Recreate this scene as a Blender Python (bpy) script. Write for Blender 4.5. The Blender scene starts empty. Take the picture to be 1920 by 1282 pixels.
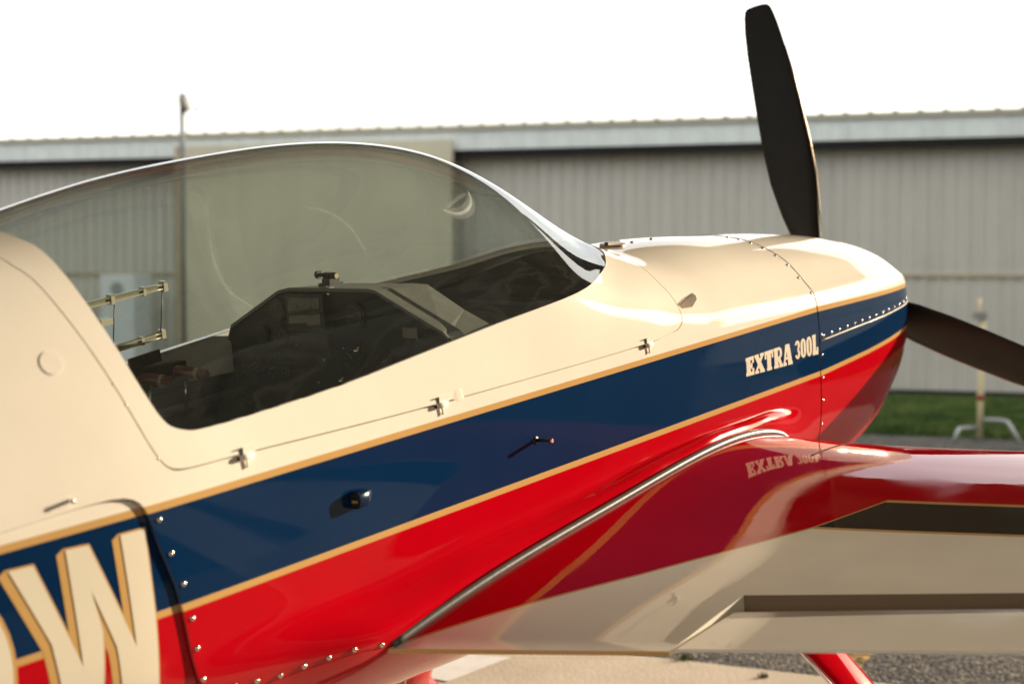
import bpy, bmesh, math, random
import numpy as np
from mathutils import Vector, Matrix
R=math.radians
random.seed(7)
sc=bpy.context.scene
C=sc.collection
# ---------------------------------------------------------------- camera
cd=bpy.data.cameras.new('camera'); cam=bpy.data.objects.new('camera',cd); C.objects.link(cam); sc.camera=cam
cam.location=(0,0,1.65); cam.rotation_euler=(R(90)-math.atan(151/3000),0,0)
cd.sensor_width=36; cd.lens=56.25; cd.clip_start=.05; cd.clip_end=4000
cd.dof.use_dof=True; cd.dof.focus_distance=3.9; cd.dof.aperture_fstop=2.8
# ---------------------------------------------------------------- light
SUN_AZ,SUN_EL=R(60),R(14.5)          # clockwise from +Y
sd=Vector((math.sin(SUN_AZ)*math.cos(SUN_EL),math.cos(SUN_AZ)*math.cos(SUN_EL),math.sin(SUN_EL)))
w=bpy.data.worlds.new('World'); sc.world=w; w.use_nodes=True
nt=w.node_tree; bgn=nt.nodes['Background']
sky=nt.nodes.new('ShaderNodeTexSky'); sky.sky_type='NISHITA'; sky.sun_disc=False
sky.sun_elevation=SUN_EL; sky.sun_rotation=SUN_AZ; sky.air_density=1.0; sky.dust_density=2.5; sky.ozone_density=1.0
# thin high cloud veil, whitening the sky
tc=nt.nodes.new('ShaderNodeTexCoord'); cn=nt.nodes.new('ShaderNodeTexNoise'); cn.inputs['Scale'].default_value=3.0; cn.inputs['Detail'].default_value=5
mp=nt.nodes.new('ShaderNodeMapping'); mp.inputs['Scale'].default_value=(1,1,2.5)
cr=nt.nodes.new('ShaderNodeMapRange'); cr.inputs['From Min'].default_value=.38; cr.inputs['From Max'].default_value=.68
cr.inputs['To Min'].default_value=.35; cr.inputs['To Max'].default_value=.8
mx=nt.nodes.new('ShaderNodeMix'); mx.data_type='RGBA'; mx.inputs['B'].default_value=(9.5,9.1,8.4,1)
L=nt.links.new
L(tc.outputs['Generated'],mp.inputs[0]); L(mp.outputs[0],cn.inputs[0]); L(cn.outputs[0],cr.inputs[0]); L(cr.outputs[0],mx.inputs['Factor'])
L(sky.outputs[0],mx.inputs['A']); L(mx.outputs['Result'],bgn.inputs[0]); bgn.inputs[1].default_value=.12
sl=bpy.data.lights.new('sun','SUN'); sun=bpy.data.objects.new('sun',sl); C.objects.link(sun)
sl.energy=4.2; sl.angle=R(.55); sl.color=(1,.84,.64); sun.location=(20,15,12)
sun.rotation_euler=sd.to_track_quat('Z','Y').to_euler()
sc.view_settings.view_transform='Standard'; sc.view_settings.look='None'; sc.view_settings.exposure=1.08; sc.view_settings.gamma=1
sc.view_settings.use_curve_mapping=False
sc.cycles.max_bounces=10; sc.cycles.transparent_max_bounces=16; sc.cycles.glossy_bounces=5
sc.cycles.caustics_reflective=True; sc.cycles.sample_clamp_indirect=4; sc.cycles.blur_glossy=.5
# ---------------------------------------------------------------- materials
class NT:
    def __init__(s,name):
        s.m=bpy.data.materials.new(name); s.m.use_nodes=True; s.t=s.m.node_tree; s.b=s.t.nodes['Principled BSDF']
    def n(s,t,**k):
        x=s.t.nodes.new(t)
        for a,v in k.items():
            if a.startswith('i_'):
                key=a[2:].replace('_',' ')
                x.inputs[int(key) if key.isdigit() else key].default_value=v
            else: setattr(x,a,v)
        return x
    def l(s,a,b): s.t.links.new(a,b)
def mat(name,col,rough=.5,metal=0,coat=0,coatr=.03,noise=0,nscale=8,bump=0,bscale=40,spec=.5,rvar=0,col2=None):
    k=NT(name); b=k.b
    b.inputs['Roughness'].default_value=rough; b.inputs['Metallic'].default_value=metal
    b.inputs['Coat Weight'].default_value=coat; b.inputs['Coat Roughness'].default_value=coatr
    b.inputs['Specular IOR Level'].default_value=spec; b.inputs['Base Color'].default_value=(*col,1)
    if noise or col2:
        tcn=k.n('ShaderNodeTexCoord'); nz=k.n('ShaderNodeTexNoise',i_Scale=nscale,i_Detail=8.,i_Roughness=.6)
        k.l(tcn.outputs['Object'],nz.inputs[0])
        mr=k.n('ShaderNodeMapRange'); mr.inputs['From Min'].default_value=.3; mr.inputs['From Max'].default_value=.7
        k.l(nz.outputs[0],mr.inputs[0])
        mi=k.n('ShaderNodeMix',data_type='RGBA'); mi.inputs['A'].default_value=(*[c*(1-noise) for c in col],1)
        c2_=col2 or [min(1,c*(1+noise)) for c in col]
        mi.inputs['B'].default_value=(*c2_,1); k.l(mr.outputs[0],mi.inputs['Factor']); k.l(mi.outputs['Result'],b.inputs['Base Color'])
    if rvar:
        tcn=k.n('ShaderNodeTexCoord'); nz=k.n('ShaderNodeTexNoise',i_Scale=6.,i_Detail=6.)
        k.l(tcn.outputs['Object'],nz.inputs[0])
        mr=k.n('ShaderNodeMapRange'); mr.inputs['To Min'].default_value=coatr; mr.inputs['To Max'].default_value=coatr+rvar
        mr.inputs['From Min'].default_value=.45; mr.inputs['From Max'].default_value=.75
        k.l(nz.outputs[0],mr.inputs[0]); k.l(mr.outputs[0],b.inputs['Coat Roughness'] if coat else b.inputs['Roughness'])
    if bump:
        tcn=k.n('ShaderNodeTexCoord'); nz=k.n('ShaderNodeTexNoise',i_Scale=bscale,i_Detail=6.)
        k.l(tcn.outputs['Object'],nz.inputs[0]); bp=k.n('ShaderNodeBump',i_Strength=1.,i_Distance=bump)
        k.l(nz.outputs[0],bp.inputs['Height']); k.l(bp.outputs[0],b.inputs['Normal'])
        if coat: k.l(bp.outputs[0],b.inputs['Coat Normal'])
    return k.m
def weather(m,scale=(3,3,.25),amt=.13,col=(.10,.085,.06)):
    t=m.node_tree; b=t.nodes['Principled BSDF']; src=b.inputs['Base Color'].links[0].from_socket
    g=t.nodes.new('ShaderNodeNewGeometry'); mp_=t.nodes.new('ShaderNodeMapping'); mp_.inputs['Scale'].default_value=scale; nz=t.nodes.new('ShaderNodeTexNoise'); nz.inputs['Scale'].default_value=1.6; nz.inputs['Detail'].default_value=9
    mr=t.nodes.new('ShaderNodeMapRange'); mr.inputs['From Min'].default_value=.5; mr.inputs['From Max'].default_value=.78; mr.inputs['To Max'].default_value=amt
    mx_=t.nodes.new('ShaderNodeMix'); mx_.data_type='RGBA'; mx_.inputs['B'].default_value=(*col,1)
    l=t.links.new; l(g.outputs['Position'],mp_.inputs[0]); l(mp_.outputs[0],nz.inputs[0]); l(nz.outputs[0],mr.inputs[0]); l(mr.outputs[0],mx_.inputs['Factor']); l(src,mx_.inputs['A']); l(mx_.outputs['Result'],b.inputs['Base Color'])
def paint(name,col,**k):
    a=dict(rough=.5,spec=0.0,coat=1,coatr=.015,noise=.035,nscale=5,bump=.00012,bscale=14,rvar=.11); a.update(k)
    return mat(name,col,**a)
M={}
M['cream']=paint('cream_paint',(.87,.81,.69))
M['gold']=paint('gold_pinstripe_paint',(.60,.36,.13))
M['blue']=paint('navy_paint',(.003,.024,.078))
M['bluesatin']=paint('satin_navy_paint',(.004,.018,.05),coatr=.2,coat=.5)
M['red']=paint('red_paint',(.50,.001,.008))
M['wingblue']=paint('charcoal_wing_paint',(.045,.042,.036))
M['letter']=paint('ivory_lettering',(.78,.71,.56))
M['steel']=mat('screw_steel',(.72,.66,.6),.22,1)
M['rubber']=mat('grey_rubber_seal',(.10,.095,.085),.38,noise=.2,nscale=30,spec=.6,bump=.0004,bscale=60)
M['black']=mat('black_plastic',(.008,.008,.008),.4)
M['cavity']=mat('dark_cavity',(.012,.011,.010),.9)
M['liner']=mat('cockpit_liner',(.012,.013,.014),.7,noise=.3,nscale=25,bump=.001,bscale=60)
M['coaming']=mat('grey_coaming',(.15,.15,.125),.75,noise=.15,nscale=20,bump=.0006,bscale=120)
M['panel']=mat('panel_black',(.004,.004,.004),.6)
M['gauge']=mat('gauge_face',(.006,.006,.006),.3)
M['mark']=mat('gauge_marking',(.16,.16,.15),.6)
M['screen']=mat('screen_glass',(.012,.02,.024),.12,coat=1)
M['placard']=mat('tan_placard',(.22,.19,.12),.6)
M['grip']=mat('red_grip',(.14,.006,.008),.3,coat=.6)
M['gripband']=mat('cream_grip_band',(.5,.4,.22),.4)
M['clearplastic']=mat('clear_acrylic_track',(.60,.56,.42),.25,coat=.5)
M['prop']=mat('black_propeller_paint',(.010,.008,.006),.42,noise=.25,nscale=12,spec=.35)
M['propedge']=mat('propeller_edge_guard',(.30,.22,.14),.35,.7)
M['copper']=mat('copper_tip',(.6,.28,.18),.25,1)
M['seat']=mat('seat_cloth',(.02,.022,.026),.9,bump=.001,bscale=90)
M['tyre']=mat('tyre_rubber',(.02,.02,.02),.8)
def glass_mat(name,tint,dust):
    k=NT(name); t=k.t; t.nodes.remove(k.b); out=t.nodes['Material Output']
    tr=k.n('ShaderNodeBsdfTransparent'); tr.inputs[0].default_value=(*tint,1)
    gl=k.n('ShaderNodeBsdfGlossy'); gl.inputs['Roughness'].default_value=.015
    lw=k.n('ShaderNodeLayerWeight',i_Blend=.5)
    p=k.n('ShaderNodeMath',operation='POWER'); p.inputs[1].default_value=4; k.l(lw.outputs['Facing'],p.inputs[0])
    ma=k.n('ShaderNodeMath',operation='MULTIPLY_ADD'); ma.inputs[1].default_value=.88; ma.inputs[2].default_value=.14; k.l(p.outputs[0],ma.inputs[0])
    ms=k.n('ShaderNodeMixShader'); k.l(ma.outputs[0],ms.inputs[0]); k.l(tr.outputs[0],ms.inputs[1]); k.l(gl.outputs[0],ms.inputs[2])
    # wiped dust smears and specks; ridged lines painted as curved reflections
    tcn=k.n('ShaderNodeTexCoord')
    mpn=k.n('ShaderNodeMapping'); mpn.inputs['Rotation'].default_value=(0,.5,.3); mpn.inputs['Scale'].default_value=(1.2,1,5)
    k.l(tcn.outputs['Object'],mpn.inputs[0])
    nz=k.n('ShaderNodeTexNoise',i_Scale=2.6,i_Detail=7.,i_Distortion=1.4); k.l(mpn.outputs[0],nz.inputs[0])
    mr=k.n('ShaderNodeMapRange'); mr.inputs['From Min'].default_value=.5; mr.inputs['From Max'].default_value=.8; mr.inputs['To Min'].default_value=dust*1.3; mr.inputs['To Max'].default_value=dust*2.0
    k.l(nz.outputs[0],mr.inputs[0])
    n3=k.n('ShaderNodeTexNoise',i_Scale=1.9,i_Detail=3.,i_Distortion=2.2); k.l(mpn.outputs[0],n3.inputs[0])
    r1=k.n('ShaderNodeMath',operation='SUBTRACT'); r1.inputs[1].default_value=.5; k.l(n3.outputs[0],r1.inputs[0])
    r2=k.n('ShaderNodeMath',operation='ABSOLUTE'); k.l(r1.outputs[0],r2.inputs[0])
    r3=k.n('ShaderNodeMapRange',interpolation_type='SMOOTHSTEP'); r3.inputs['From Min'].default_value=0; r3.inputs['From Max'].default_value=.06; r3.inputs['To Min'].default_value=dust*1.5; r3.inputs['To Max'].default_value=0
    k.l(r2.outputs[0],r3.inputs[0])
    n4=k.n('ShaderNodeTexNoise',i_Scale=1.1,i_Detail=2.); k.l(tcn.outputs['Object'],n4.inputs[0])
    r4=k.n('ShaderNodeMapRange'); r4.inputs['From Min'].default_value=.5; r4.inputs['From Max'].default_value=.68; k.l(n4.outputs[0],r4.inputs[0])
    r5=k.n('ShaderNodeMath',operation='MULTIPLY'); k.l(r3.outputs[0],r5.inputs[0]); k.l(r4.outputs[0],r5.inputs[1])
    r6=k.n('ShaderNodeMath',operation='ADD'); k.l(mr.outputs[0],r6.inputs[0]); k.l(r5.outputs[0],r6.inputs[1]); mr=r6
    vo=k.n('ShaderNodeTexVoronoi',i_Scale=34.); k.l(tcn.outputs['Object'],vo.inputs[0])
    lt=k.n('ShaderNodeMath',operation='LESS_THAN'); lt.inputs[1].default_value=.045; k.l(vo.outputs['Distance'],lt.inputs[0])
    ls=k.n('ShaderNodeMath',operation='MULTIPLY'); ls.inputs[1].default_value=.30; k.l(lt.outputs[0],ls.inputs[0])
    ad=k.n('ShaderNodeMath',operation='ADD'); k.l(mr.outputs[0],ad.inputs[0]); k.l(ls.outputs[0],ad.inputs[1])
    df=k.n('ShaderNodeBsdfDiffuse'); df.inputs[0].default_value=(.68,.76,.68,1)
    tl=k.n('ShaderNodeBsdfTranslucent'); tl.inputs[0].default_value=(.68,.76,.68,1)
    m2=k.n('ShaderNodeMixShader'); m2.inputs[0].default_value=.5; k.l(df.outputs[0],m2.inputs[1]); k.l(tl.outputs[0],m2.inputs[2])
    m3=k.n('ShaderNodeMixShader'); k.l(ad.outputs[0],m3.inputs[0]); k.l(ms.outputs[0],m3.inputs[1]); k.l(m2.outputs[0],m3.inputs[2])
    k.l(m3.outputs[0],out.inputs[0]); return k.m
M['glass']=glass_mat('tinted_canopy_glass',(.90,.94,.91),.016)
def glint_mat(name,a):
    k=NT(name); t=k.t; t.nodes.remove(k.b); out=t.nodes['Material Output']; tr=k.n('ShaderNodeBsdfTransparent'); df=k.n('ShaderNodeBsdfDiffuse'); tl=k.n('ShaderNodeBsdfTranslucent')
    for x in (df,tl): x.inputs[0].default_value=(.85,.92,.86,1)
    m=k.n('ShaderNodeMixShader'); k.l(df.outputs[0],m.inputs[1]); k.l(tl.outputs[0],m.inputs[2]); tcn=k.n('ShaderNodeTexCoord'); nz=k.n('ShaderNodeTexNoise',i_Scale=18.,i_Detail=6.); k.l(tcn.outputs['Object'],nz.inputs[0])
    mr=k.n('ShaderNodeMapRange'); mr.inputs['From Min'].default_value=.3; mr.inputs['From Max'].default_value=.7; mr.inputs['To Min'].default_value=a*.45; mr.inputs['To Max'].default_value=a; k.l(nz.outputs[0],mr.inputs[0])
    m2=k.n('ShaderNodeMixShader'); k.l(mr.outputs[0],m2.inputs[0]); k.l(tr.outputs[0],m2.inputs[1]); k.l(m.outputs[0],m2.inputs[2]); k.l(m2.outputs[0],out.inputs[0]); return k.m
M['streak']=glint_mat('polish_streak',.55); M['film']=glint_mat('polish_film',.16)  # pale translucent tones that paint highlights onto the canopy
M['clear']=glass_mat('clear_vent_pane',(.97,.98,.97),.008)
# ---------------------------------------------------------------- helpers
def link(name,me,parent=None,loc=None):
    o=bpy.data.objects.new(name,me); C.objects.link(o)
    if parent: o.parent=parent
    if loc is not None: o.location=loc
    return o
def mesh(name,vs,fs,mats,parent=None,mi=None,smooth=False,normals=None,loc=None):
    me=bpy.data.meshes.new(name); me.from_pydata([tuple(v) for v in vs],[],[tuple(f) for f in fs])
    for m in (mats if isinstance(mats,(list,tuple)) else [mats]): me.materials.append(m)
    if mi is not None: me.polygons.foreach_set('material_index',mi)
    if smooth: me.polygons.foreach_set('use_smooth',[True]*len(me.polygons))
    me.update()
    if normals is not None: me.normals_split_custom_set_from_vertices([tuple(x) for x in normals])
    return link(name,me,parent,loc)
class MB:
    """collects shapes into one mesh"""
    def __init__(s): s.v=[];s.f=[];s.m=[];s.sm=[]
    def add(s,vs,fs,m=0,sm=False):
        b=len(s.v); s.v+= [tuple(v) for v in vs]; s.f+=[tuple(i+b for i in f) for f in fs]; s.m+=[m]*len(fs); s.sm+=[sm]*len(fs)
    def box(s,c,h,m=0,ax=None):
        ax=ax or ((1,0,0),(0,1,0),(0,0,1)); A=[Vector(a) for a in ax]; c=Vector(c)
        vs=[c+A[0]*h[0]*i+A[1]*h[1]*j+A[2]*h[2]*k for i in(-1,1) for j in(-1,1) for k in(-1,1)]
        s.add(vs,[(0,1,3,2),(4,6,7,5),(0,4,5,1),(2,3,7,6),(0,2,6,4),(1,5,7,3)],m)
    def tube(s,pts,r,n=12,m=0,caps=True,flat=None):
        P=[Vector(p) for p in pts]; k=len(P); vs=[];up=Vector((0,0,1))
        rr=r if isinstance(r,(list,tuple)) else [r]*k
        for i,p in enumerate(P):
            d=(P[min(i+1,k-1)]-P[max(i-1,0)]).normalized()
            x=d.cross(up); x=x.normalized() if x.length>1e-4 else Vector((1,0,0)); y=x.cross(d).normalized()
            for j in range(n):
                a=2*math.pi*j/n; vs.append(p+x*math.cos(a)*rr[i]+y*math.sin(a)*rr[i]*(flat or 1))
        fs=[(i*n+j,i*n+(j+1)%n,(i+1)*n+(j+1)%n,(i+1)*n+j) for i in range(k-1) for j in range(n)]
        s.add(vs,fs,m,True)
        if caps:
            b=len(s.v)-len(vs); s.f+=[tuple(b+j for j in reversed(range(n))),tuple(b+(k-1)*n+j for j in range(n))]; s.m+=[m]*2; s.sm+=[False]*2
    def disc(s,c,nrm,r,n=20,m=0,h=0.0):
        nrm=Vector(nrm).normalized(); x=nrm.orthogonal().normalized(); y=nrm.cross(x); c=Vector(c)
        if h: s.tube([c,c+nrm*h],r,n,m)
        else: s.add([c+x*math.cos(2*math.pi*j/n)*r+y*math.sin(2*math.pi*j/n)*r for j in range(n)],[tuple(range(n))],m)
    def dome(s,c,nrm,r,h,n=12,m=0):
        nrm=Vector(nrm).normalized(); x=nrm.orthogonal().normalized(); y=nrm.cross(x); c=Vector(c)
        vs=[];K=4
        for i in range(K):
            a=i/K*math.pi/2
            for j in range(n):
                t=2*math.pi*j/n; vs.append(c+(x*math.cos(t)+y*math.sin(t))*r*math.cos(a)+nrm*h*math.sin(a))
        vs.append(c+nrm*h)
        fs=[(i*n+j,i*n+(j+1)%n,(i+1)*n+(j+1)%n,(i+1)*n+j) for i in range(K-1) for j in range(n)]+[((K-1)*n+j,(K-1)*n+(j+1)%n,K*n) for j in range(n)]
        s.add(vs,fs,m,True)
    def build(s,name,mats,parent=None,loc=None):
        o=mesh(name,s.v,s.f,mats,parent,s.m,loc=loc); o.data.polygons.foreach_set('use_smooth',s.sm); return o
def tag(o,label=None,cat=None,group=None,kind=None):
    if label:o['label']=label
    if cat:o['category']=cat
    if group:o['group']=group
    if kind:o['kind']=kind
    return o
def empty(name,loc=(0,0,0),rz=0):
    o=bpy.data.objects.new(name,None); C.objects.link(o); o.location=loc; o.rotation_euler=(0,0,rz); o.empty_display_size=.3; return o
def dup(o,parent=None,loc=None):
    c=o.copy(); C.objects.link(c); c.parent=parent
    if loc is not None: c.location=loc
    return c
# ================================================================ setting
def ground_mat(name,c1,c2,scale,bump,bs,rough=.9,spots=None,fine=None):
    k=NT(name); b=k.b; b.inputs['Roughness'].default_value=rough; b.inputs['Specular IOR Level'].default_value=.3
    g=k.n('ShaderNodeNewGeometry'); nz=k.n('ShaderNodeTexNoise',i_Scale=scale,i_Detail=10.,i_Roughness=.65); k.l(g.outputs['Position'],nz.inputs[0])
    mr=k.n('ShaderNodeMapRange'); mr.inputs['From Min'].default_value=.35; mr.inputs['From Max'].default_value=.65; k.l(nz.outputs[0],mr.inputs[0])
    mi=k.n('ShaderNodeMix',data_type='RGBA'); mi.inputs['A'].default_value=(*c1,1); mi.inputs['B'].default_value=(*c2,1); k.l(mr.outputs[0],mi.inputs['Factor'])
    out=mi.outputs['Result']
    v=k.n('ShaderNodeTexVoronoi',i_Scale=bs); k.l(g.outputs['Position'],v.inputs[0])
    if spots:
        m2=k.n('ShaderNodeMix',data_type='RGBA'); m2.inputs['B'].default_value=(*spots,1); k.l(out,m2.inputs['A'])
        se=k.n('ShaderNodeSeparateColor'); k.l(v.outputs['Color'],se.inputs[0])
        gt=k.n('ShaderNodeMath',operation='GREATER_THAN'); gt.inputs[1].default_value=.72; k.l(se.outputs[0],gt.inputs[0])
        k.l(gt.outputs[0],m2.inputs['Factor']); out=m2.outputs['Result']
    k.l(out,b.inputs['Base Color'])
    n2=k.n('ShaderNodeTexNoise',i_Scale=bs*.6,i_Detail=6.); k.l(g.outputs['Position'],n2.inputs[0])
    ad=k.n('ShaderNodeMath',operation='SUBTRACT'); k.l(n2.outputs[0],ad.inputs[0]); k.l(v.outputs['Distance'],ad.inputs[1])
    bp=k.n('ShaderNodeBump',i_Strength=1.,i_Distance=bump); k.l(ad.outputs[0],bp.inputs['Height']); k.l(bp.outputs[0],b.inputs['Normal'])
    return k.m
M['asphalt']=ground_mat('asphalt',(.040,.038,.036),(.085,.08,.072),2.2,.012,60,spots=(.22,.20,.17))
M['concrete']=ground_mat('concrete',(.54,.47,.36),(.66,.58,.46),1.3,.0012,60,rough=.85)
M['soil']=ground_mat('turf_soil',(.018,.045,.008),(.035,.085,.012),.8,.02,9)
def poly(name,pts,z,m,kind='structure',parent=None):
    o=mesh(name,[(x,y,z) for x,y in pts],[tuple(range(len(pts)))],m,parent); o['kind']=kind; return o
E1=Vector((-.942,.335,0)); E1.normalize(); E2=Vector((-E1.y,E1.x,0)); 
if E2.y>0: E2=-E2                      # E2 points from the hangar towards the aeroplane
HP=Vector((5.41,19.8,0))
def W_(t,o=0,z=0): p=HP+E1*t+E2*o; return (p.x,p.y,z)
poly('ground',[(-1500,-900),(1500,-900),(1500,1500),(-1500,1500)],0,M['asphalt'])
e=Vector((.49,6.64,0)); ed=Vector((.70,-.34,0)).normalized(); en=Vector((ed.y,-ed.x,0))
if en.y>0: en=-en
def S_(t,o): p=e+ed*t+en*o; return (p.x,p.y)
# concrete slab in bays with real joints
for i in range(-5,1):
    for j in range(4):
        a,b=i*3.6+1.9,(i+1)*3.6+1.888; c,d=j*4.0,(j+1)*4.0-.012
        t=.006
        vs=[(*S_(a,c),0),(*S_(b,c),0),(*S_(b,d),0),(*S_(a,d),0)]; tp=[(x,y,t) for x,y,_ in vs]
        o=mesh('concrete_slab',vs+tp,[(4,5,6,7),(0,1,5,4),(1,2,6,5),(2,3,7,6),(3,0,4,7)],M['concrete']); o['kind']='structure'
# worn yellow line
k=NT('worn_yellow_line'); k.b.inputs['Base Color'].default_value=(.55,.33,.06,1); k.b.inputs['Roughness'].default_value=.7
g=k.n('ShaderNodeNewGeometry'); nz=k.n('ShaderNodeTexNoise',i_Scale=22.,i_Detail=8.,i_Roughness=.7); k.l(g.outputs['Position'],nz.inputs[0])
mr=k.n('ShaderNodeMapRange'); mr.inputs['From Min'].default_value=.46; mr.inputs['From Max'].default_value=.54; k.l(nz.outputs[0],mr.inputs[0]); k.l(mr.outputs[0],k.b.inputs['Alpha'])
d=Vector((.22,.48)).normalized(); a=Vector((1.30,6.32)); b=a+d*9; pn=Vector((d.y,-d.x))*.06
poly('yellow_line',[tuple(a-pn),tuple(a+pn),tuple(b+pn),tuple(b-pn)],.004,k.m)
poly('white_line',[(-.176,6.62),(-.004,6.57),(-.25,6.19),(-.40,6.28)],.0105,mat('worn_white_paint',(.80,.79,.76),.8,noise=.08,nscale=12))
gr=mesh('grass_verge',[(*W_(-14,.72)[:2],.004),(*W_(1.9,.72)[:2],.004),(*W_(3.0,5.0)[:2],.004),(*W_(-14,5.0)[:2],.004)],[(0,1,2,3)],M['soil']); gr['kind']='structure'
# grass blades, one mass
k=NT('grass_blade'); k.b.inputs['Roughness'].default_value=.6; k.b.inputs['Base Color'].default_value=(.05,.13,.012,1)
oi=k.n('ShaderNodeNewGeometry'); nz=k.n('ShaderNodeTexNoise',i_Scale=1.5,i_Detail=5.); k.l(oi.outputs['Position'],nz.inputs[0])
mi=k.n('ShaderNodeMix',data_type='RGBA'); mi.inputs['A'].default_value=(.035,.09,.010,1); mi.inputs['B'].default_value=(.14,.20,.035,1)
mr=k.n('ShaderNodeMapRange'); mr.inputs['From Min'].default_value=.35; mr.inputs['From Max'].default_value=.65; k.l(nz.outputs[0],mr.inputs[0]); k.l(mr.outputs[0],mi.inputs['Factor']); k.l(mi.outputs['Result'],k.b.inputs['Base Color'])
M['blade']=k.m
rng=np.random.default_rng(3)
def blades(name,cnt,fn,h=(.04,.09),w=.006,par=None):
    V=np.zeros((cnt,3,3)); P=fn(cnt); a=rng.uniform(0,6.28,cnt); hh=rng.uniform(*h,cnt); wd=w*rng.uniform(.6,1.5,cnt)
    dx=np.stack([np.cos(a),np.sin(a),np.zeros(cnt)],1)*wd[:,None]; lean=np.stack([rng.normal(0,.35,cnt)*hh,rng.normal(0,.35,cnt)*hh,hh],1)
    V[:,0]=P-dx;V[:,1]=P+dx;V[:,2]=P+lean
    me=bpy.data.meshes.new(name); me.vertices.add(cnt*3); me.vertices.foreach_set('co',V.reshape(-1)); me.loops.add(cnt*3); me.loops.foreach_set('vertex_index',np.arange(cnt*3)); me.polygons.add(cnt); me.polygons.foreach_set('loop_start',np.arange(0,cnt*3,3)); me.update(calc_edges=True); me.materials.append(M['blade'])
    return link(name,me,par)
def vf(c):
    t=rng.uniform(-6,2.4,c);o=rng.uniform(.75,5.0,c); return np.array([W_(a,b,.004) for a,b in zip(t,o)])
tag(blades('grass',90000,vf,w=.008),'short green grass on the verge in front of the hangar','grass',kind='stuff')
# weeds at the slab joint, each a small plant
def weed(t,o,cnt,size,label):
    c=S_(t,o)
    def f(k): 
        r=rng.normal(0,size*.35,(k,2)); return np.stack([c[0]+r[:,0],c[1]+r[:,1],np.full(k,.006)],1)
    x=blades('weed',cnt,f,h=(size*.3,size),w=size*.10); me=x.data
    me.transform(Matrix.Translation((-c[0],-c[1],0))); x.location=(c[0],c[1],0)
    tag(x,label,'weed')
weed(.24,-.02,50,.034,'small yellow-green weed in the slab edge left of the landing gear leg')
weed(-.62,-.03,60,.034,'small weed in the slab edge under the wing trailing edge root')
weed(.62,.12,40,.026,'tiny weed by the foot of the red landing gear leg')
# ---------------------------------------------------------------- hangar behind
M['hwall']=mat('hangar_wall_sheet',(.57,.56,.50),.5,noise=.05,nscale=2,bump=.001,bscale=6)
M['hfascia']=mat('hangar_fascia_sheet',(.74,.80,.78),.45,noise=.08,nscale=5)
M['hroof']=mat('roof_sheet',(.42,.41,.33),.5,noise=.1,nscale=4)
M['tan']=mat('tan_door_sheet',(.62,.58,.43),.55,noise=.04,nscale=1.5)
M['trim']=mat('beige_trim',(.46,.38,.25),.6,noise=.15,nscale=6)
for k_ in ('hwall','hfascia','tan','hroof'): weather(M[k_])
M['galv']=mat('galvanised_steel',(.45,.47,.47),.45,.6,noise=.15,nscale=20)
hang=empty('hangar',W_(9,0,0),math.atan2(E1.y,E1.x)); tag(hang,'long low grey-green ribbed metal hangar behind the aeroplane','hangar')
# in hangar axes: x along E1 (left), y=?; E2 = towards viewer
sy=1 if Vector((-math.sin(hang.rotation_euler.z),math.cos(hang.rotation_euler.z),0)).dot(E2)>0 else -1
def H(t,o,z): return (t-9,o*sy,z)
def hb(mb,t0,t1,o0,o1,z0,z1,m=0):
    c=H((t0+t1)/2,(o0+o1)/2,(z0+z1)/2); mb.box(c,((t1-t0)/2,abs(o1-o0)/2,(z1-z0)/2),m)
def sheet_mesh(name,width,z0,z1,pitch,rw,rh,m):
    # trapezoid ribs standing out of a flat sheet
    xs=[];k=int(round(width/pitch))
    prof=[(0,0)]
    for i in range(k):
        c=(i+.5)*pitch; prof+=[(c-rw,0),(c-rw*.55,rh),(c+rw*.55,rh),(c+rw,0)]
    prof.append((width-.002,0))
    V=[(x,y*sy,z0) for x,y in prof]+[(x,y*sy,z1) for x,y in prof]+[(prof[0][0],-.02*sy,z0),(prof[-1][0],-.02*sy,z0),(prof[-1][0],-.02*sy,z1),(prof[0][0],-.02*sy,z1)]; p=len(prof)
    F=[(i,i+1,p+i+1,p+i) for i in range(p-1)]+[(2*p,0,p,2*p+3),(p-1,2*p+1,2*p+2,2*p-1)]
    me=bpy.data.meshes.new(name); me.from_pydata(V,[],F); me.materials.append(m); me.update(); return me
me=sheet_mesh('wall_sheet',1.02,0.03,3.25,.17,.030,.022,M['hwall'])
t=-44.5
while t<34:
    if True:
        o=link('wall_sheet',me,hang,H(t,0,0)); 
    t+=1.02
me=sheet_mesh('fascia_sheet',.90,3.147,3.40,.225,.012,.014,M['hfascia'])
t=-44.8
while t<34: link('fascia_sheet',me,hang,H(t,.30,0)); t+=.90
mb=MB(); hb(mb,-45,34,.0,.28,3.055,3.14); mb.build('door_track',[M['cavity']],hang)  # track's near-black also carries the shadow under the fascia
mb=MB(); hb(mb,-45,34,.0,.035,1.455,1.49); mb.build('girt_trim',[M['trim']],hang)
mb=MB(); hb(mb,-45,34,-.1,.05,0,.05); mb.build('base_sill',[M['cavity']],hang)
# roof: sheets with upturned ribs at the eave
rb=MB(); hb(rb,0,.90,-9,.34,3.405,3.475); 
for i in range(3): hb(rb,.11+.3*i,.17+.3*i,-9,.37,3.475,3.494)
ro=rb.build('roof_sheet',[M['hroof']],hang,H(-44.8,0,0)); ro.data.transform(Matrix.Translation((9,0,0)))
t=-44.8+.9
while t<34: dup(ro,hang,H(t,0,0)); t+=.90
mb=MB(); hb(mb,-45,34,-9.0,-.05,0,3.4); mb.build('building_body',[M['hwall']],hang)
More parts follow.
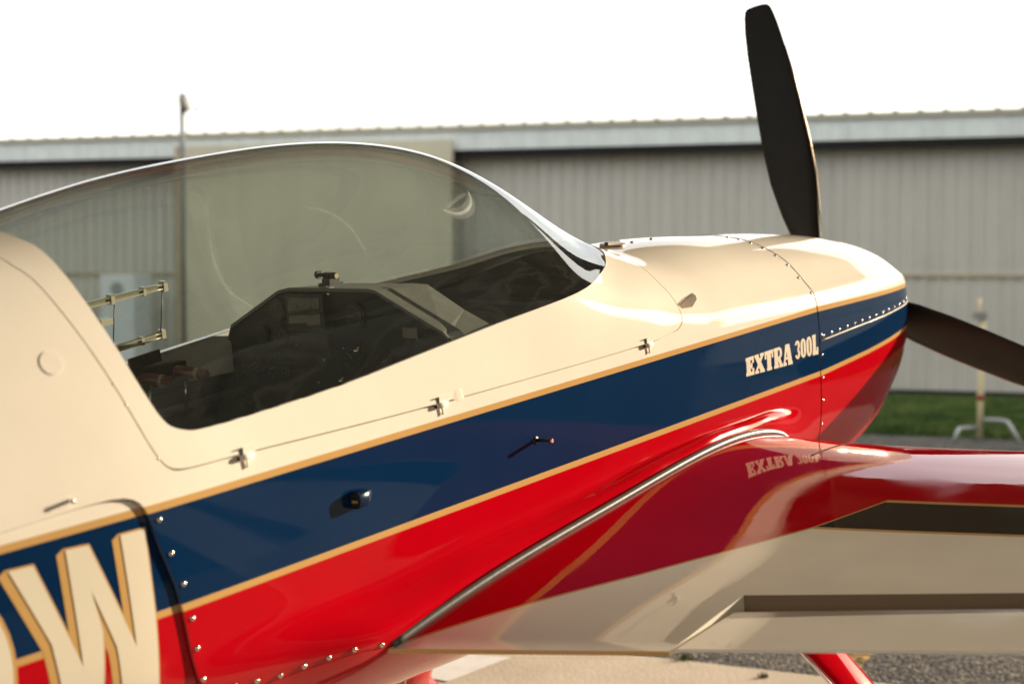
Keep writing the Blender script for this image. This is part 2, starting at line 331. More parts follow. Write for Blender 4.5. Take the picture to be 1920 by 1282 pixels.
# sliding tan door leaf
mb=MB(); hb(mb,6.45,10.62,.36,.46,.05,3.28); dl=mb.build('door_leaf',[M['tan']],hang)
mb=MB(); hb(mb,10.62,10.68,.34,.48,.05,3.28); mb.build('edge_trim',[M['trim']],dl)
M['darkgalv']=mat('dull_grey_steel',(.16,.165,.155),.6)
# ---------------------------------------------------------------- pole, cabinet, stand
lp=empty('lamp_pole',W_(10.3,.9,0)); tag(lp,'thin grey pole with a floodlight on top, standing against the hangar','lamp pole')
mb=MB(); mb.tube([(0,0,0),(0,0,3.72)],.036,12); mb.build('pole',[M['darkgalv']],lp)
mb=MB(); mb.dome((.02,0,3.84),(1,-.3,.25),.125,.09,16); mb.tube([(.02,0,3.70),(.01,0,3.98)],.05,10); mb.build('lamp_head',[M['darkgalv']],lp)
mb=MB(); mb.tube([(.05,0,3.75),(.22,0,3.76)],.012,8); mb.tube([(.22,0,3.73),(.22,0,3.81)],.025,8); mb.build('sensor_arm',[M['galv']],lp)
cb=empty('cabinet',W_(11.34,.75,0),hang.rotation_euler.z); tag(cb,'white upright cabinet with a round dial against the hangar, seen through the canopy','cabinet')
mb=MB(); mb.box((0,0,.75),(.27,.22,.72)); mb.build('case',[mat('white_enamel',(.75,.8,.82),.4)],cb)
mb=MB(); mb.disc((0,.221*sy,1.26),(0,sy,0),.10,24,h=.012); mb.build('dial',[mat('grey_dial',(.28,.33,.33),.5)],cb)
mb=MB(); mb.box((0,0,.015),(.25,.20,.015)); mb.build('plinth',[M['black']],cb)
st=empty('tie_down_stand',(4.33,14.75,0)); tag(st,'yellowish post on a bent grey steel foot, standing at the grass edge','post')
M['post']=mat('weathered_yellow_post',(.80,.70,.42),.6,noise=.2,nscale=9)
mb=MB(); mb.tube([(0,0,.02),(0,0,.36),(.012,0,1.17)],.030,12); mb.build('post',[M['post']],st)
mb=MB(); mb.tube([(-.012,0,1.15),(-.010,0,1.31)],.018,10); mb.build('inner_tube',[M['post']],st)
mb=MB(); mb.box((-.015,0,1.15),(.055,.04,.035)); mb.box((.05,0,.84),(.02,.02,.03)); mb.build('clamp',[M['galv']],st)
mb=MB(); mb.tube([(.0,0,.37),(.0,0,.42)],.033,12); mb.build('red_band',[mat('red_tape',(.35,.04,.02),.5)],st)
mb=MB(); mb.tube([(0,0,.115),(-.17,-.06,.115),(-.215,-.08,.112),(-.28,-.14,.0)],.020,10); mb.build('leg',[M['galv']],st)
mb=MB(); mb.tube([(0,0,.19),(.17,-.10,.19),(.215,-.13,.18),(.285,-.30,.0)],.020,10); mb.build('leg',[M['galv']],st)
# ---------------------------------------------------------------- open shade hangar over the camera
M['deck']=mat('shade_roof_underside',(.34,.255,.16),.7,noise=.1,nscale=1.5)
M['purlin']=mat('purlin_steel',(.10,.10,.095),.6)
sh=empty('shade_hangar',(*S_(0,6),0),math.atan2(ed.y,ed.x)); tag(sh,'open-sided shade roof on steel columns over the parked aeroplane','shade roof')
sy2=1 if Vector((-math.sin(sh.rotation_euler.z),math.cos(sh.rotation_euler.z),0)).dot(en)>0 else -1
def Q(t,o,z): return (t,(o-6)*sy2,z)
ZR=4.5
mb=MB(); mb.box(Q(-5,5.8,ZR+.25),(15,10.2,.02)); mb.box(Q(-5,-4.38,ZR+.16),(15,.02,.13)); mb.build('roof_deck',[M['deck']],sh)
mb=MB(); mb.box((0,0,0),(15,.045,.09)); pu=mb.build('purlin',[M['purlin']],sh,Q(-5,-4.0,ZR+.13))
for i in range(1,16): dup(pu,sh,Q(-5,-4.0+1.3*i,ZR+.13))
mb=MB(); mb.box((0,0,0),(.10,10.1,.16)); ra=mb.build('rafter',[M['purlin']],sh,Q(-19,5.8,ZR-.12))
for tt in (-13.5,-8,-2.0,4,9.6): dup(ra,sh,Q(tt,5.8,ZR-.12))
mb=MB(); mb.box((0,0,(ZR-.28)/2),(.09,.09,(ZR-.28)/2)); co=mb.build('column',[M['purlin']],sh,Q(-13.5,-4.0,0))
for tt,oo in ((-19,-4.0),(3.2,15.5),(-13,15.5),(-4,15.5)): dup(co,sh,Q(tt,oo,0))

# unseen hangar-shaped block added at right to darken the reflections
nb=empty('neighbouring_hangar',(11.5,-11.5,0)); tag(nb,'tall brown-grey hangar off to the right of the aeroplane','hangar')
M['nbw']=mat('brown_wall_sheet',(.12,.105,.08),.7,noise=.15,nscale=.6)
mb=MB(); mb.box((3,.5,4.1),(3,19.5,4.1)); mb.build('wall',[M['nbw']],nb)
mb=MB(); mb.box((3,.5,8.3),(3.2,19.6,.1)); mb.build('roof',[M['hroof']],nb)
mb=MB(); mb.box((-.03,0,2.2),(.03,.08,2.2)); dj=mb.build('door_joint',[M['cavity']],nb,(0,-15,0))
for y in (-9,-3,3,9,15): dup(dj,nb,(0,y,0))
# ================================================================ aeroplane
AZ,EL=R(37.5),R(6.5)
n_=Vector((math.sin(AZ)*math.cos(EL),math.cos(AZ)*math.cos(EL),math.sin(EL)))
s_=Vector((math.cos(AZ),-math.sin(AZ),0)); u_=s_.cross(n_)
HB=1.14
O=Vector((-.90477,2.95133,1.13876))
plane=empty('aerobatic_aeroplane'); 
plane.matrix_world=Matrix(((n_.x,-s_.x,u_.x,0),(n_.y,-s_.y,u_.y,0),(n_.z,-s_.z,u_.z,0),(0,0,0,1)))
plane.location=O-u_*HB
tag(plane,'cream, navy and red aerobatic aeroplane with a bubble canopy and black propeller','aeroplane')
PL=(0,0,HB)
def q(n,s,u): return (n,-s,u)           # aircraft axes -> local mesh axes
def part(name,vs,fs,mats,**k):
    p=k.pop('parent',plane); loc=PL if p is plane else None
    return mesh(name,[q(*v) for v in vs],[tuple(reversed(f)) for f in fs],mats,parent=p,loc=loc,**k)
def bpart(mb,name,mats,parent=None):
    mb.v=[q(*v) for v in mb.v]; mb.f=[tuple(reversed(f)) for f in mb.f]
    return mb.build(name,mats,parent or plane,PL if parent is None else None)
# rows (s,u) from top centre to bottom centre, 12 rows
ST=[
(-3.4,[(0,.16),(.012,.158),(.024,.15),(.035,.13),(.042,.105),(.046,.07),(.048,.03),(.047,0),(.044,-.03),(.036,-.06),(.022,-.08),(0,-.085)]),
(-2.2,[(0,.28),(.035,.275),(.07,.255),(.10,.225),(.13,.18),(.15,.125),(.16,.04),(.158,-.04),(.148,-.12),(.115,-.19),(.07,-.225),(0,-.24)]),
(-1.2,[(0,.44),(.07,.43),(.13,.395),(.175,.34),(.212,.27),(.236,.17),(.246,.09),(.248,-.07),(.235,-.18),(.185,-.29),(.12,-.35),(0,-.37)]),
(-.6,[(0,.52),(.085,.510),(.162,.475),(.222,.41),(.27,.315),(.303,.2),(.319,.098),(.321,-.095),(.305,-.2),(.25,-.33),(.16,-.42),(0,-.45)]),
(-.3,[(0,.556),(.1,.544),(.188,.507),(.255,.432),(.308,.330),(.340,.21),(.355,.1),(.357,-.1),(.342,-.2),(.285,-.33),(.18,-.44),(0,-.475)]),
(0,[(0,.598),(0.113,0.584),(0.207,0.542),(.275,.465),(.335,.34),(.365,.215),(.378,.1),(.38,-.1),(.374,-.2),(.345,-.30),(.21,-.45),(0,-.495)]),
(.25,[(0,.646),(0.113,0.632),(0.212,0.584),(.285,.485),(.34,.355),(.366,.215),(.38,.1),(.382,-.1),(.383,-.2),(.388,-.292),(.24,-.455),(0,-.515)]),
(.5,[(0,.674),(0.113,0.659),(0.212,0.609),(.285,.505),(.34,.365),(.366,.225),(.38,.1),(.382,-.1),(.39,-.21),(.435,-.296),(.27,-.46),(0,-.53)]),
(.85,[(0,.686),(0.113,0.671),(0.212,0.621),(.285,.512),(.34,.375),(.366,.24),(.38,.1),(.382,-.1),(.394,-.19),(.426,-.256),(.33,-.43),(0,-.55)]),
(1.1,[(0,.655),(.107,.641),(.203,.589),(.277,.49),(.335,.37),(.366,.25),(.38,.1),(.382,-.1),(.394,-.182),(.426,-.238),(.34,-.43),(0,-.56)]),
(1.33,[(0,.579),(.097,.563),(.187,.510),(.258,.435),(.325,.345),(.366,.25),(.38,.1),(.382,-.1),(.393,-.168),(.426,-.216),(.34,-.42),(0,-.565)]),
(1.5,[(0,.500),(.088,.486),(.167,.432),(.238,.370),(.308,.298),(.36,.235),(.38,.1),(.382,-.1),(.392,-.155),(.426,-.196),(.34,-.41),(0,-.57)]),
(1.62,[(0,.436),(.085,.423),(.158,.382),(.228,.333),(.302,.281),(.357,.22),(.38,.1),(.382,-.1),(.392,-.149),(.426,-.186),(.34,-.405),(0,-.57)]),
(1.72,[(0,.380),(.088,.371),(.165,.346),(.234,.313),(.30,.268),(.354,.207),(.38,.1),(.382,-.1),(.392,-.146),(.425,-.179),(.34,-.40),(0,-.57)]),
(1.79,[(0,.345),(.092,.339),(.171,.323),(.237,.300),(.3,.258),(.353,.2),(.38,.1),(.382,-.1),(.392,-.144),(.424,-.175),(.34,-.40),(0,-.57)]),
(1.86,[(0,.338),(.097,.332),(.174,.316),(.239,.292),(.3,.251),(.352,.193),(.38,.1),(.382,-.1),(.392,-.146),(.419,-.178),(.335,-.405),(0,-.57)]),
(1.98,[(0,.339),(.1,.333),(.175,.317),(.24,.291),(.3,.248),(.352,.188),(.38,.1),(.382,-.1),(.390,-.150),(.412,-.188),(.33,-.41),(0,-.57)]),
(2.12,[(0,.338),(.1,.332),(.175,.315),(.24,.287),(.3,.243),(.352,.18),(.38,.1),(.382,-.1),(.386,-.152),(.405,-.205),(.29,-.45),(0,-.57)]),
(2.48,[(0.0, 0.312), (0.1, 0.305), (0.175, 0.288), (0.24, 0.26), (0.3, 0.218), (0.352, 0.16), (0.38, 0.09), (0.382, -0.1), (0.379, -0.2), (0.362, -0.31), (0.27, -0.45), (0.0, -0.53)]),
(2.68,[(0.0, 0.296), (0.0995, 0.2894), (0.1741, 0.2735), (0.2387, 0.2472), (0.2984, 0.2077), (0.3502, 0.1533), (0.378, 0.0876), (0.38, -0.0974), (0.377, -0.1957), (0.3601, -0.3038), (0.2686, -0.4414), (0.0, -0.52)]),
(2.86,[(0.0, 0.277), (0.0984, 0.2709), (0.1723, 0.2562), (0.2362, 0.2319), (0.2953, 0.1956), (0.3465, 0.1453), (0.374, 0.0847), (0.376, -0.0884), (0.373, -0.1806), (0.3563, -0.2821), (0.2658, -0.4112), (0.0, -0.485)]),
(2.98,[(0.0, 0.261), (0.0966, 0.2554), (0.169, 0.2417), (0.2318, 0.2191), (0.2898, 0.1853), (0.34, 0.1386), (0.3671, 0.0822), (0.369, -0.0767), (0.3661, -0.1612), (0.3497, -0.2541), (0.2608, -0.3724), (0.0, -0.44)]),
(3.07,[(0.0, 0.245), (0.094, 0.2398), (0.1645, 0.2271), (0.2255, 0.2063), (0.2819, 0.175), (0.3308, 0.1319), (0.3571, 0.0798), (0.359, -0.0625), (0.3562, -0.1375), (0.3402, -0.22), (0.2537, -0.325), (0.0, -0.385)]),
(3.155,[(0.0, 0.228), (0.0906, 0.2232), (0.1585, 0.2117), (0.2174, 0.1927), (0.2717, 0.1641), (0.3188, 0.1247), (0.3442, 0.0772), (0.346, -0.047), (0.3433, -0.1116), (0.3279, -0.1828), (0.2446, -0.2733), (0.0, -0.325)]),
(3.21,[(0.0, 0.209), (0.0869, 0.2048), (0.1521, 0.1944), (0.2086, 0.1774), (0.2607, 0.152), (0.3059, 0.1168), (0.3303, 0.0743), (0.332, -0.0353), (0.3294, -0.0922), (0.3146, -0.1548), (0.2347, -0.2345), (0.0, -0.28)]),
(3.25,[(0.0, 0.188), (0.0827, 0.1843), (0.1448, 0.1754), (0.1985, 0.1606), (0.2482, 0.1385), (0.2912, 0.1079), (0.3143, 0.0711), (0.316, -0.0263), (0.3135, -0.0772), (0.2995, -0.1331), (0.2234, -0.2043), (0.0, -0.245)]),
(3.275,[(0.0, 0.168), (0.0785, 0.1648), (0.1374, 0.1572), (0.1885, 0.1446), (0.2356, 0.1257), (0.2764, 0.0995), (0.2984, 0.068), (0.3, -0.0185), (0.2976, -0.0642), (0.2843, -0.1145), (0.212, -0.1784), (0.0, -0.215)]),
(3.29,[(0.0, 0.152), (0.0749, 0.1493), (0.131, 0.1427), (0.1797, 0.1318), (0.2246, 0.1154), (0.2635, 0.0928), (0.2845, 0.0656), (0.286, -0.0134), (0.2838, -0.0556), (0.271, -0.1021), (0.2021, -0.1612), (0.0, -0.195)]),
]
NST=np.array([a for a,_ in ST]); RW=np.array([b for _,b in ST],float) # (S,12,2)
NROW=RW.shape[1]
def c2(x,Y,bc='nat'):
    """second derivs of natural cubic spline; Y (k,...)"""
    k=len(x); h=np.diff(x); A=np.zeros((k,k)); B=np.zeros(Y.shape)
    A[0,0]=A[-1,-1]=1
    for i in range(1,k-1):
        A[i,i-1]=h[i-1];A[i,i]=2*(h[i-1]+h[i]);A[i,i+1]=h[i]
        B[i]=6*((Y[i+1]-Y[i])/h[i]-(Y[i]-Y[i-1])/h[i-1])
    return np.linalg.solve(A,B.reshape(k,-1)).reshape(Y.shape)
def ev(x,Y,S,q):
    q=np.clip(q,x[0],x[-1]); i=np.clip(np.searchsorted(x,q,side='right')-1,0,len(x)-2)
    h=(x[i+1]-x[i]); a=(x[i+1]-q)/h; b=1-a
    sh=(slice(None),)+(None,)*(Y.ndim-1)
    a=a[sh];b=b[sh];h=h[sh]
    return a*Y[i]+b*Y[i+1]+((a**3-a)*S[i]+(b**3-b)*S[i+1])*h*h/6
# extend rows by mirror at both ends for v spline
def ext(Q):
    A=Q[:,1:4][:,::-1]*[-1,1]; E=Q[:,-4:-1][:,::-1]*[-1,1]
    return np.concatenate([A,Q,E],1)
RE=ext(RW); VX=np.arange(-3,NROW+3).astype(float)
SN=c2(NST,RE)
def slopes(x,Y):
    h=np.diff(x)[:,None,None]; d=np.diff(Y,axis=0)/h; m=np.zeros_like(Y); m[0]=d[0]; m[-1]=d[-1]
    ok=d[:-1]*d[1:]>0; w=np.where(ok,2*d[:-1]*d[1:]/np.where(ok,d[:-1]+d[1:],1),0); m[1:-1]=w; return m
SM=slopes(NST,RE)
def evh(x,Y,S,q):
    q=np.clip(q,x[0],x[-1]); i=np.clip(np.searchsorted(x,q,side='right')-1,0,len(x)-2)
    h=(x[i+1]-x[i])[:,None,None]; t=((q-x[i]))[:,None,None]/h
    return (2*t**3-3*t*t+1)*Y[i]+(t**3-2*t*t+t)*h*S[i]+(-2*t**3+3*t*t)*Y[i+1]+(t**3-t*t)*h*S[i+1]
def surf(n,v):
    """n,v arrays -> (k,3) (n,s,u)"""
    n=np.atleast_1d(n).astype(float);v=np.atleast_1d(v).astype(float)
    sg=np.where(v<0,-1.,1.);av=np.abs(v)
    out=np.empty((len(n),3))
    un,inv=np.unique(n,return_inverse=True)
    rows=ev(NST,RE,SN,un); r2=evh(NST,RE,SM,un); rows[:,10:]=r2[:,10:]
    T=np.transpose(rows,(1,0,2)); S2=c2(VX,T)
    i=np.clip(np.floor(av+3).astype(int),0,len(VX)-2)
    b=(av+3)-i;a=1-b;a=a[:,None];b=b[:,None]
    q=a*T[i,inv]+b*T[i+1,inv]+((a**3-a)*S2[i,inv]+(b**3-b)*S2[i+1,inv])/6
    out[:,0]=n;out[:,1]=q[:,0]*sg;out[:,2]=q[:,1]
    return out
def normal(n,v,e=1e-3):
    n=np.atleast_1d(n).astype(float);v=np.atleast_1d(v).astype(float)
    av=np.clip(np.abs(v),1e-4,NROW-1-1e-4);sg=np.where(v<0,-1.,1.)
    n1=np.clip(n,NST[0]+e,NST[-1]-e)
    dn=surf(n1+e,av)-surf(n1-e,av); dv=surf(n1,np.clip(av+e,0,NROW-1))-surf(n1,np.clip(av-e,0,NROW-1))
    w=np.cross(dn,dv); w/=np.linalg.norm(w,axis=1)[:,None]+1e-12
    w[:,1]*=sg
    return w

def vfind(n,u):
    n=np.atleast_1d(n).astype(float);u=np.atleast_1d(u).astype(float)
    lo=np.zeros(len(n));hi=np.full(len(n),float(NROW-1))
    for _ in range(26):
        m=(lo+hi)/2; uu=surf(n,m)[:,2]; lo=np.where(uu>u,m,lo);hi=np.where(uu>u,hi,m)
    return (lo+hi)/2
def on(n,u,side=1,off=0):
    v=vfind(n,u); p=surf(n,v); w=normal(n,v); p=p+w*off
    p[:,1]*=side; w[:,1]*=side
    return p,w
def cut(bm,pts,i=0,j=2,closed=False):
    segs=list(zip(pts[:-1],pts[1:]))+([(pts[-1],pts[0])] if closed else [])
    for a,b in segs:
        x0,x1=min(a[0],b[0])-1e-4,max(a[0],b[0])+1e-4; y0,y1=min(a[1],b[1])-1e-4,max(a[1],b[1])+1e-4
        fs=[]
        for f in bm.faces:
            xs=[v.co[i] for v in f.verts]; 
            if max(xs)<x0 or min(xs)>x1: continue
            ys=[v.co[j] for v in f.verts]
            if max(ys)<y0 or min(ys)>y1: continue
            fs.append(f)
        if not fs: continue
        d=(b[0]-a[0],b[1]-a[1]); no=[0,0,0]; no[i]=-d[1]; no[j]=d[0]; co=[0,0,0]; co[i]=a[0]; co[j]=a[1]
        es={e for f in fs for e in f.edges}; vs={v for f in fs for v in f.verts}
        bmesh.ops.bisect_plane(bm,geom=list(fs)+list(es)+list(vs),dist=2e-5,plane_co=co,plane_no=Vector(no).normalized())
def off_line(pts,d):
    out=[]
    for k,p in enumerate(pts):
        a=pts[max(k-1,0)];b=pts[min(k+1,len(pts)-1)]; t=(b[0]-a[0],b[1]-a[1]); l=math.hypot(*t)
        out.append((p[0]-t[1]/l*d,p[1]+t[0]/l*d))
    return out
def smooth_line(pts,k=4):
    P=[Vector((*p,0)) for p in pts]; out=[]
    for a in range(len(P)-1):
        p0=P[max(a-1,0)];p1=P[a];p2=P[a+1];p3=P[min(a+2,len(P)-1)]
        for t in range(k):
            t/=k; c=.5*((2*p1)+(-p0+p2)*t+(2*p0-5*p1+4*p2-p3)*t*t+(-p0+3*p1-3*p2+p3)*t**3); out.append((c.x,c.y))
    out.append(pts[-1]); return out
def inside(poly,x,y):
    c=False;k=len(poly)
    for a in range(k):
        x1,y1=poly[a];x2,y2=poly[(a+1)%k]
        if (y1>y)!=(y2>y) and x<(x2-x1)*(y-y1)/(y2-y1)+x1: c=not c
    return c
def dist(pts,x,y):
    m=9
    for a,b in zip(pts[:-1],pts[1:]):
        dx,dy=b[0]-a[0],b[1]-a[1]; l=dx*dx+dy*dy; t=max(0,min(1,((x-a[0])*dx+(y-a[1])*dy)/l)) if l else 0
        m=min(m,math.hypot(x-a[0]-dx*t,y-a[1]-dy*t))
    return m
FRAME_LOW=smooth_line([(-.24,.9),(-.17,.7),(-.118,.539),(-.094,.498),(-.069,.424),(-.037,.329),(-.001,.232),(.014,.195),(.028,.169),(.043,.153),(.066,.144),(.11,.141),(.219,.140),(.48,.134),(.758,.130),(1.2,.129),(1.571,.131),(1.69,.140),(1.731,.151),(1.75,.170),(1.755,.22),(1.752,.265),(1.765,.300),(1.785,.33),(1.80,.36),(1.805,.5),(1.805,.9)],3)
GLASS_LOW=smooth_line([(-.075,.9),(-.068,.7),(-.058,.577),(-.043,.547),(-.034,.496),(-.015,.416),(.014,.316),(.036,.262),(.047,.241),(.063,.222),(.092,.209),(.133,.203),(.25,.205),(.492,.217),(.752,.241),(1.002,.264),(1.261,.285),(1.409,.301),(1.523,.314),(1.60,.325),(1.65,.337),(1.70,.352),(1.735,.37),(1.755,.40),(1.765,.5),(1.765,.9)],3)
FP=FRAME_LOW; GP=GLASS_LOW
REAR=smooth_line([(-.9,.075),(-.6,.098),(-.295,.116),(-.237,.119),(-.166,.123),(-.085,.124),(-.040,.114),(-.019,.093),(-.007,.055),(.003,.018),(.028,-.055),(.044,-.137),(.052,-.188),(.062,-.238),(.08,-.36),(.09,-.56)],2)
BOT=smooth_line([(.062,-.238),(.10,-.272),(.17,-.289),(.243,-.291),(.347,-.288),(.43,-.29),(.51,-.305)],2)
COWL=[(2.48,-.7),(2.48,.5)]
SPLIT=[(2.482,-.002),(2.7,.003),(2.93,.006),(3.1,.010),(3.3,.014)]
GT=[(-3.5,.098),(2.48,.098),(3.3,.075)]; GB=[(-3.5,.084),(2.48,.084),(3.3,.062)]
LT=[(-3.5,-.060),(-1.2,-.088),(2.48,-.090),(2.8,-.079),(3.3,-.054)]; LB=[(-3.5,-.070),(-1.2,-.101),(2.48,-.105),(2.8,-.093),(3.3,-.066)]
VENT=[(1.755,.205),(1.80,.213),(1.868,.219),(1.876,.212),(1.868,.202),(1.82,.188),(1.768,.191)]
def lin(L,x):
    return float(np.interp(x,[a for a,_ in L],[b for _,b in L]))
def seam_cut(bm,L,g):
    cut(bm,off_line(L,g)); cut(bm,off_line(L,-g))
ns=np.concatenate([np.arange(-3.4,-1.2,.15),np.arange(-1.2,-.3,.06),np.arange(-.3,3.05,.03),np.linspace(3.05,3.29,18)])
vs=np.linspace(-(NROW-1),NROW-1,(NROW-1)*2*6+1)
G=surf(np.repeat(ns,len(vs)),np.tile(vs,len(ns)))
bm=bmesh.new(); LV=bm.verts.layers.float.new('pv')
BV=[]
for p,v in zip(G,np.tile(vs,len(ns))):
    x=bm.verts.new(p); x[LV]=v; BV.append(x)
K=len(vs)
for a in range(len(ns)-1):
    for b in range(K-1): bm.faces.new((BV[a*K+b],BV[a*K+b+1],BV[(a+1)*K+b+1],BV[(a+1)*K+b]))
for Lx in (GT,GB,LT,LB): cut(bm,Lx)
cut(bm,GLASS_LOW); seam_cut(bm,FRAME_LOW,.0016); seam_cut(bm,REAR,.0014); seam_cut(bm,BOT,.001); seam_cut(bm,COWL,.0019); seam_cut(bm,SPLIT,.0009)
cut(bm,VENT,closed=True)
PATCH={k:[] for k in ('fuselage','canopy_frame','canopy_glass','cowling','rear_side_panel')}
REARPOLY=[p for p in REAR]+[(-4,-.6),(-4,.05)]
for f in bm.faces:
    c=f.calc_center_median(); x,y=c.x,c.z
    infp=inside(FP,x,y)
    if abs(x-2.48)<.0019 and True: continue
    if dist(FRAME_LOW,x,y)<.0016 and y<.62: continue
    if x<.1 and dist(REAR,x,y)<.0014: continue
    if .05<x<.52 and y<-.2 and dist(BOT,x,y)<.001: continue
    if c.y>0 and inside(VENT,x,y): continue
    if x>2.48 and dist(SPLIT,x,y)<.0009: continue
    if x>2.48: k='cowling'
    elif inside(GP,x,y): k='canopy_glass'
    elif infp: k='canopy_frame'
    elif inside(REARPOLY,x,y): k='rear_side_panel'
    else: k='fuselage'
    m=0 if y>lin(GT,x) else 1 if y>lin(GB,x) else 2 if y>lin(LT,x) else 1 if y>lin(LB,x) else 3
    PATCH[k].append((f,m))
def patch(name,rim,off=0,offs=None,mats=None,rimm=None):
    fl=PATCH[name]; idx={};vv=[];pn=[];pv=[]
    for f,_ in fl:
        for v in f.verts:
            if v not in idx: idx[v]=len(idx); pn.append(v.co.x); pv.append(v[LV])
    pn=np.array(pn);pv=np.array(pv)
    P=surf(pn,pv); W=normal(pn,pv)
    o=np.full(len(P),off,float) if offs is None else offs(P)
    P=P+W*o[:,None]
    V=[tuple(p) for p in P]; NL=[tuple(w) for w in W]; F=[];MI=[]
    ec={}
    for f,m in fl:
        F.append(tuple(idx[v] for v in f.verts)); MI.append(m)
        for e in f.edges: ec.setdefault(e,[]).append((f,m))
    if rim:
        for e,l in ec.items():
            if len(l)!=1: continue
            a,b=[idx[v] for v in e.verts]
            if abs(abs(pv[a])-(NROW-1))<1e-3 and abs(abs(pv[b])-(NROW-1))<1e-3: continue
            A=P[a];B=P[b];A2=A-W[a]*rim;B2=B-W[b]*rim
            k=len(V); fn=np.cross(B-A,A2-A); fn/=np.linalg.norm(fn)+1e-9
            cc=np.array(l[0][0].calc_center_median()); 
            if fn@(cc-A)>0: fn=-fn
            r=.0012
            V+= [tuple(A),tuple(B),tuple(B2),tuple(A2)]
            h=(fn+W[a]); h/=np.linalg.norm(h)
            NL+=[tuple(h),tuple(h),tuple(fn),tuple(fn)]; F.append((k,k+1,k+2,k+3)); MI.append(l[0][1] if rimm is None else rimm)
    return V,F,MI,NL
def flipfix(V,F,NL):
    out=[]
    Va=np.array(V);Na=np.array(NL)
    for f in F:
        p=Va[list(f)]; w=np.cross(p-p[0],np.roll(p,-1,0)-p[0]).sum(0); out.append(f if w@Na[list(f)].mean(0)>0 else tuple(reversed(f)))
    return out
SK=[M['cream'],M['gold'],M['blue'],M['red']]
def make_patch(name,rim,mats=SK,**k):
    V,F,MI,NL=patch(name,rim,**k); F=flipfix(V,F,NL)
    me=bpy.data.meshes.new(name); me.from_pydata([q(*v) for v in V],[],F)   # q mirrors, so flip again
    me.flip_normals()
    for m in mats: me.materials.append(m)
    if len(mats)>1: me.polygons.foreach_set('material_index',MI)
    me.polygons.foreach_set('use_smooth',[True]*len(F)); me.update()
    Wn=[q(*w) for w in NL]
    me.normals_split_custom_set_from_vertices(Wn)
    return link(name,me,plane,PL)
fus=make_patch('fuselage',.012)
frame=make_patch('canopy_frame',.016)
glass=make_patch('canopy_glass',0,mats=[M['glass']],off=-.0025)
cowl=make_patch('cowling',.012,offs=lambda P:np.where(P[:,0]<2.52,.0015,.0015))
def rear_in(P):
    t=np.clip((P[:,0]+.45)/.35,0,1); return -.007*t*t*(3-2*t)
rearp=make_patch('rear_side_panel',.01,offs=rear_in)
# dark structure seen through the gaps, and cockpit tub
def inner(name,n0,n1,u1,off,m,dn=.05,sub=None,umin=-9):
    nn=np.arange(n0,n1+1e-6,dn); V=[];F=[];K2=49
    for a in nn:
        vt=vfind([a],[u1])[0]; L=np.concatenate([np.linspace(vt,NROW-1,25),-np.linspace(NROW-1,vt,25)[1:]])
        P=surf(np.full(K2,a),L)-normal(np.full(K2,a),L)*off; V+= [tuple(p) for p in P]
    F=[(i*K2+j,i*K2+j+1,(i+1)*K2+j+1,(i+1)*K2+j) for i in range(len(nn)-1) for j in range(K2-1)]
    return part(name,V,F,m,smooth=True)
inner('cockpit_liner',-.3,1.75,.135,.022,M['liner'])
# backing strips behind panel gaps (fuselage frame members)
def ring(name,n,v0=-11,v1=11,w=.03,off=.014,m=M['cavity']):
    L=np.linspace(v0,v1,121); A=surf(np.full(121,n-w),L)-normal(np.full(121,n-w),L)*off; B=surf(np.full(121,n+w),L)-normal(np.full(121,n+w),L)*off
    V=[tuple(p) for p in A]+[tuple(p) for p in B]; F=[(j,j+1,122+j,121+j) for j in range(120)]
    return part(name,V,F,m)
ring('firewall_frame',2.48)
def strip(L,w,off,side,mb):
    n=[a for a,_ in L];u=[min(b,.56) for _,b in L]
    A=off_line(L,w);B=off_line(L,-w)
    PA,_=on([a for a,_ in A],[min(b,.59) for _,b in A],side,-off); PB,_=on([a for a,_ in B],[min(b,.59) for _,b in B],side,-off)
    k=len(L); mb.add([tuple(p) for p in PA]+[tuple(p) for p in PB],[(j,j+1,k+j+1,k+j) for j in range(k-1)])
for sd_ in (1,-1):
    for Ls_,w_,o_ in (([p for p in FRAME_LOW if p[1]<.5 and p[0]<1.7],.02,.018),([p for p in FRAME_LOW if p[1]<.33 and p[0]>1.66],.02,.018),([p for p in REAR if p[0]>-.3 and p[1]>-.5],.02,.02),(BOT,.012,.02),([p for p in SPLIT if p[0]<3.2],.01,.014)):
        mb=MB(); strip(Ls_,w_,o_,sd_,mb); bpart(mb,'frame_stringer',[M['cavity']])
# nose bulkhead closing the cowling, with two cooling inlets' dark mouth and ring
L=np.linspace(-11,11,89); A=surf(np.full(89,3.29),L); Bc=A*[1,.93,.93]; 
V=[tuple(p) for p in A]+[(3.298,p[1],p[2]) for p in Bc]+[(3.298,0,.03)]
F=[(j,j+1,90+j,89+j) for j in range(88)]+[(89+j,90+j,178) for j in range(88)]
part('nose_bowl',V,[f for f in F],[M['blue']])
mb=MB()
for sg in (1,-1):
    mb.disc((3.299,.17*sg,.03),(1,0,0),.07,h=.004)
bpart(mb,'cooling_inlet',[M['cavity']])
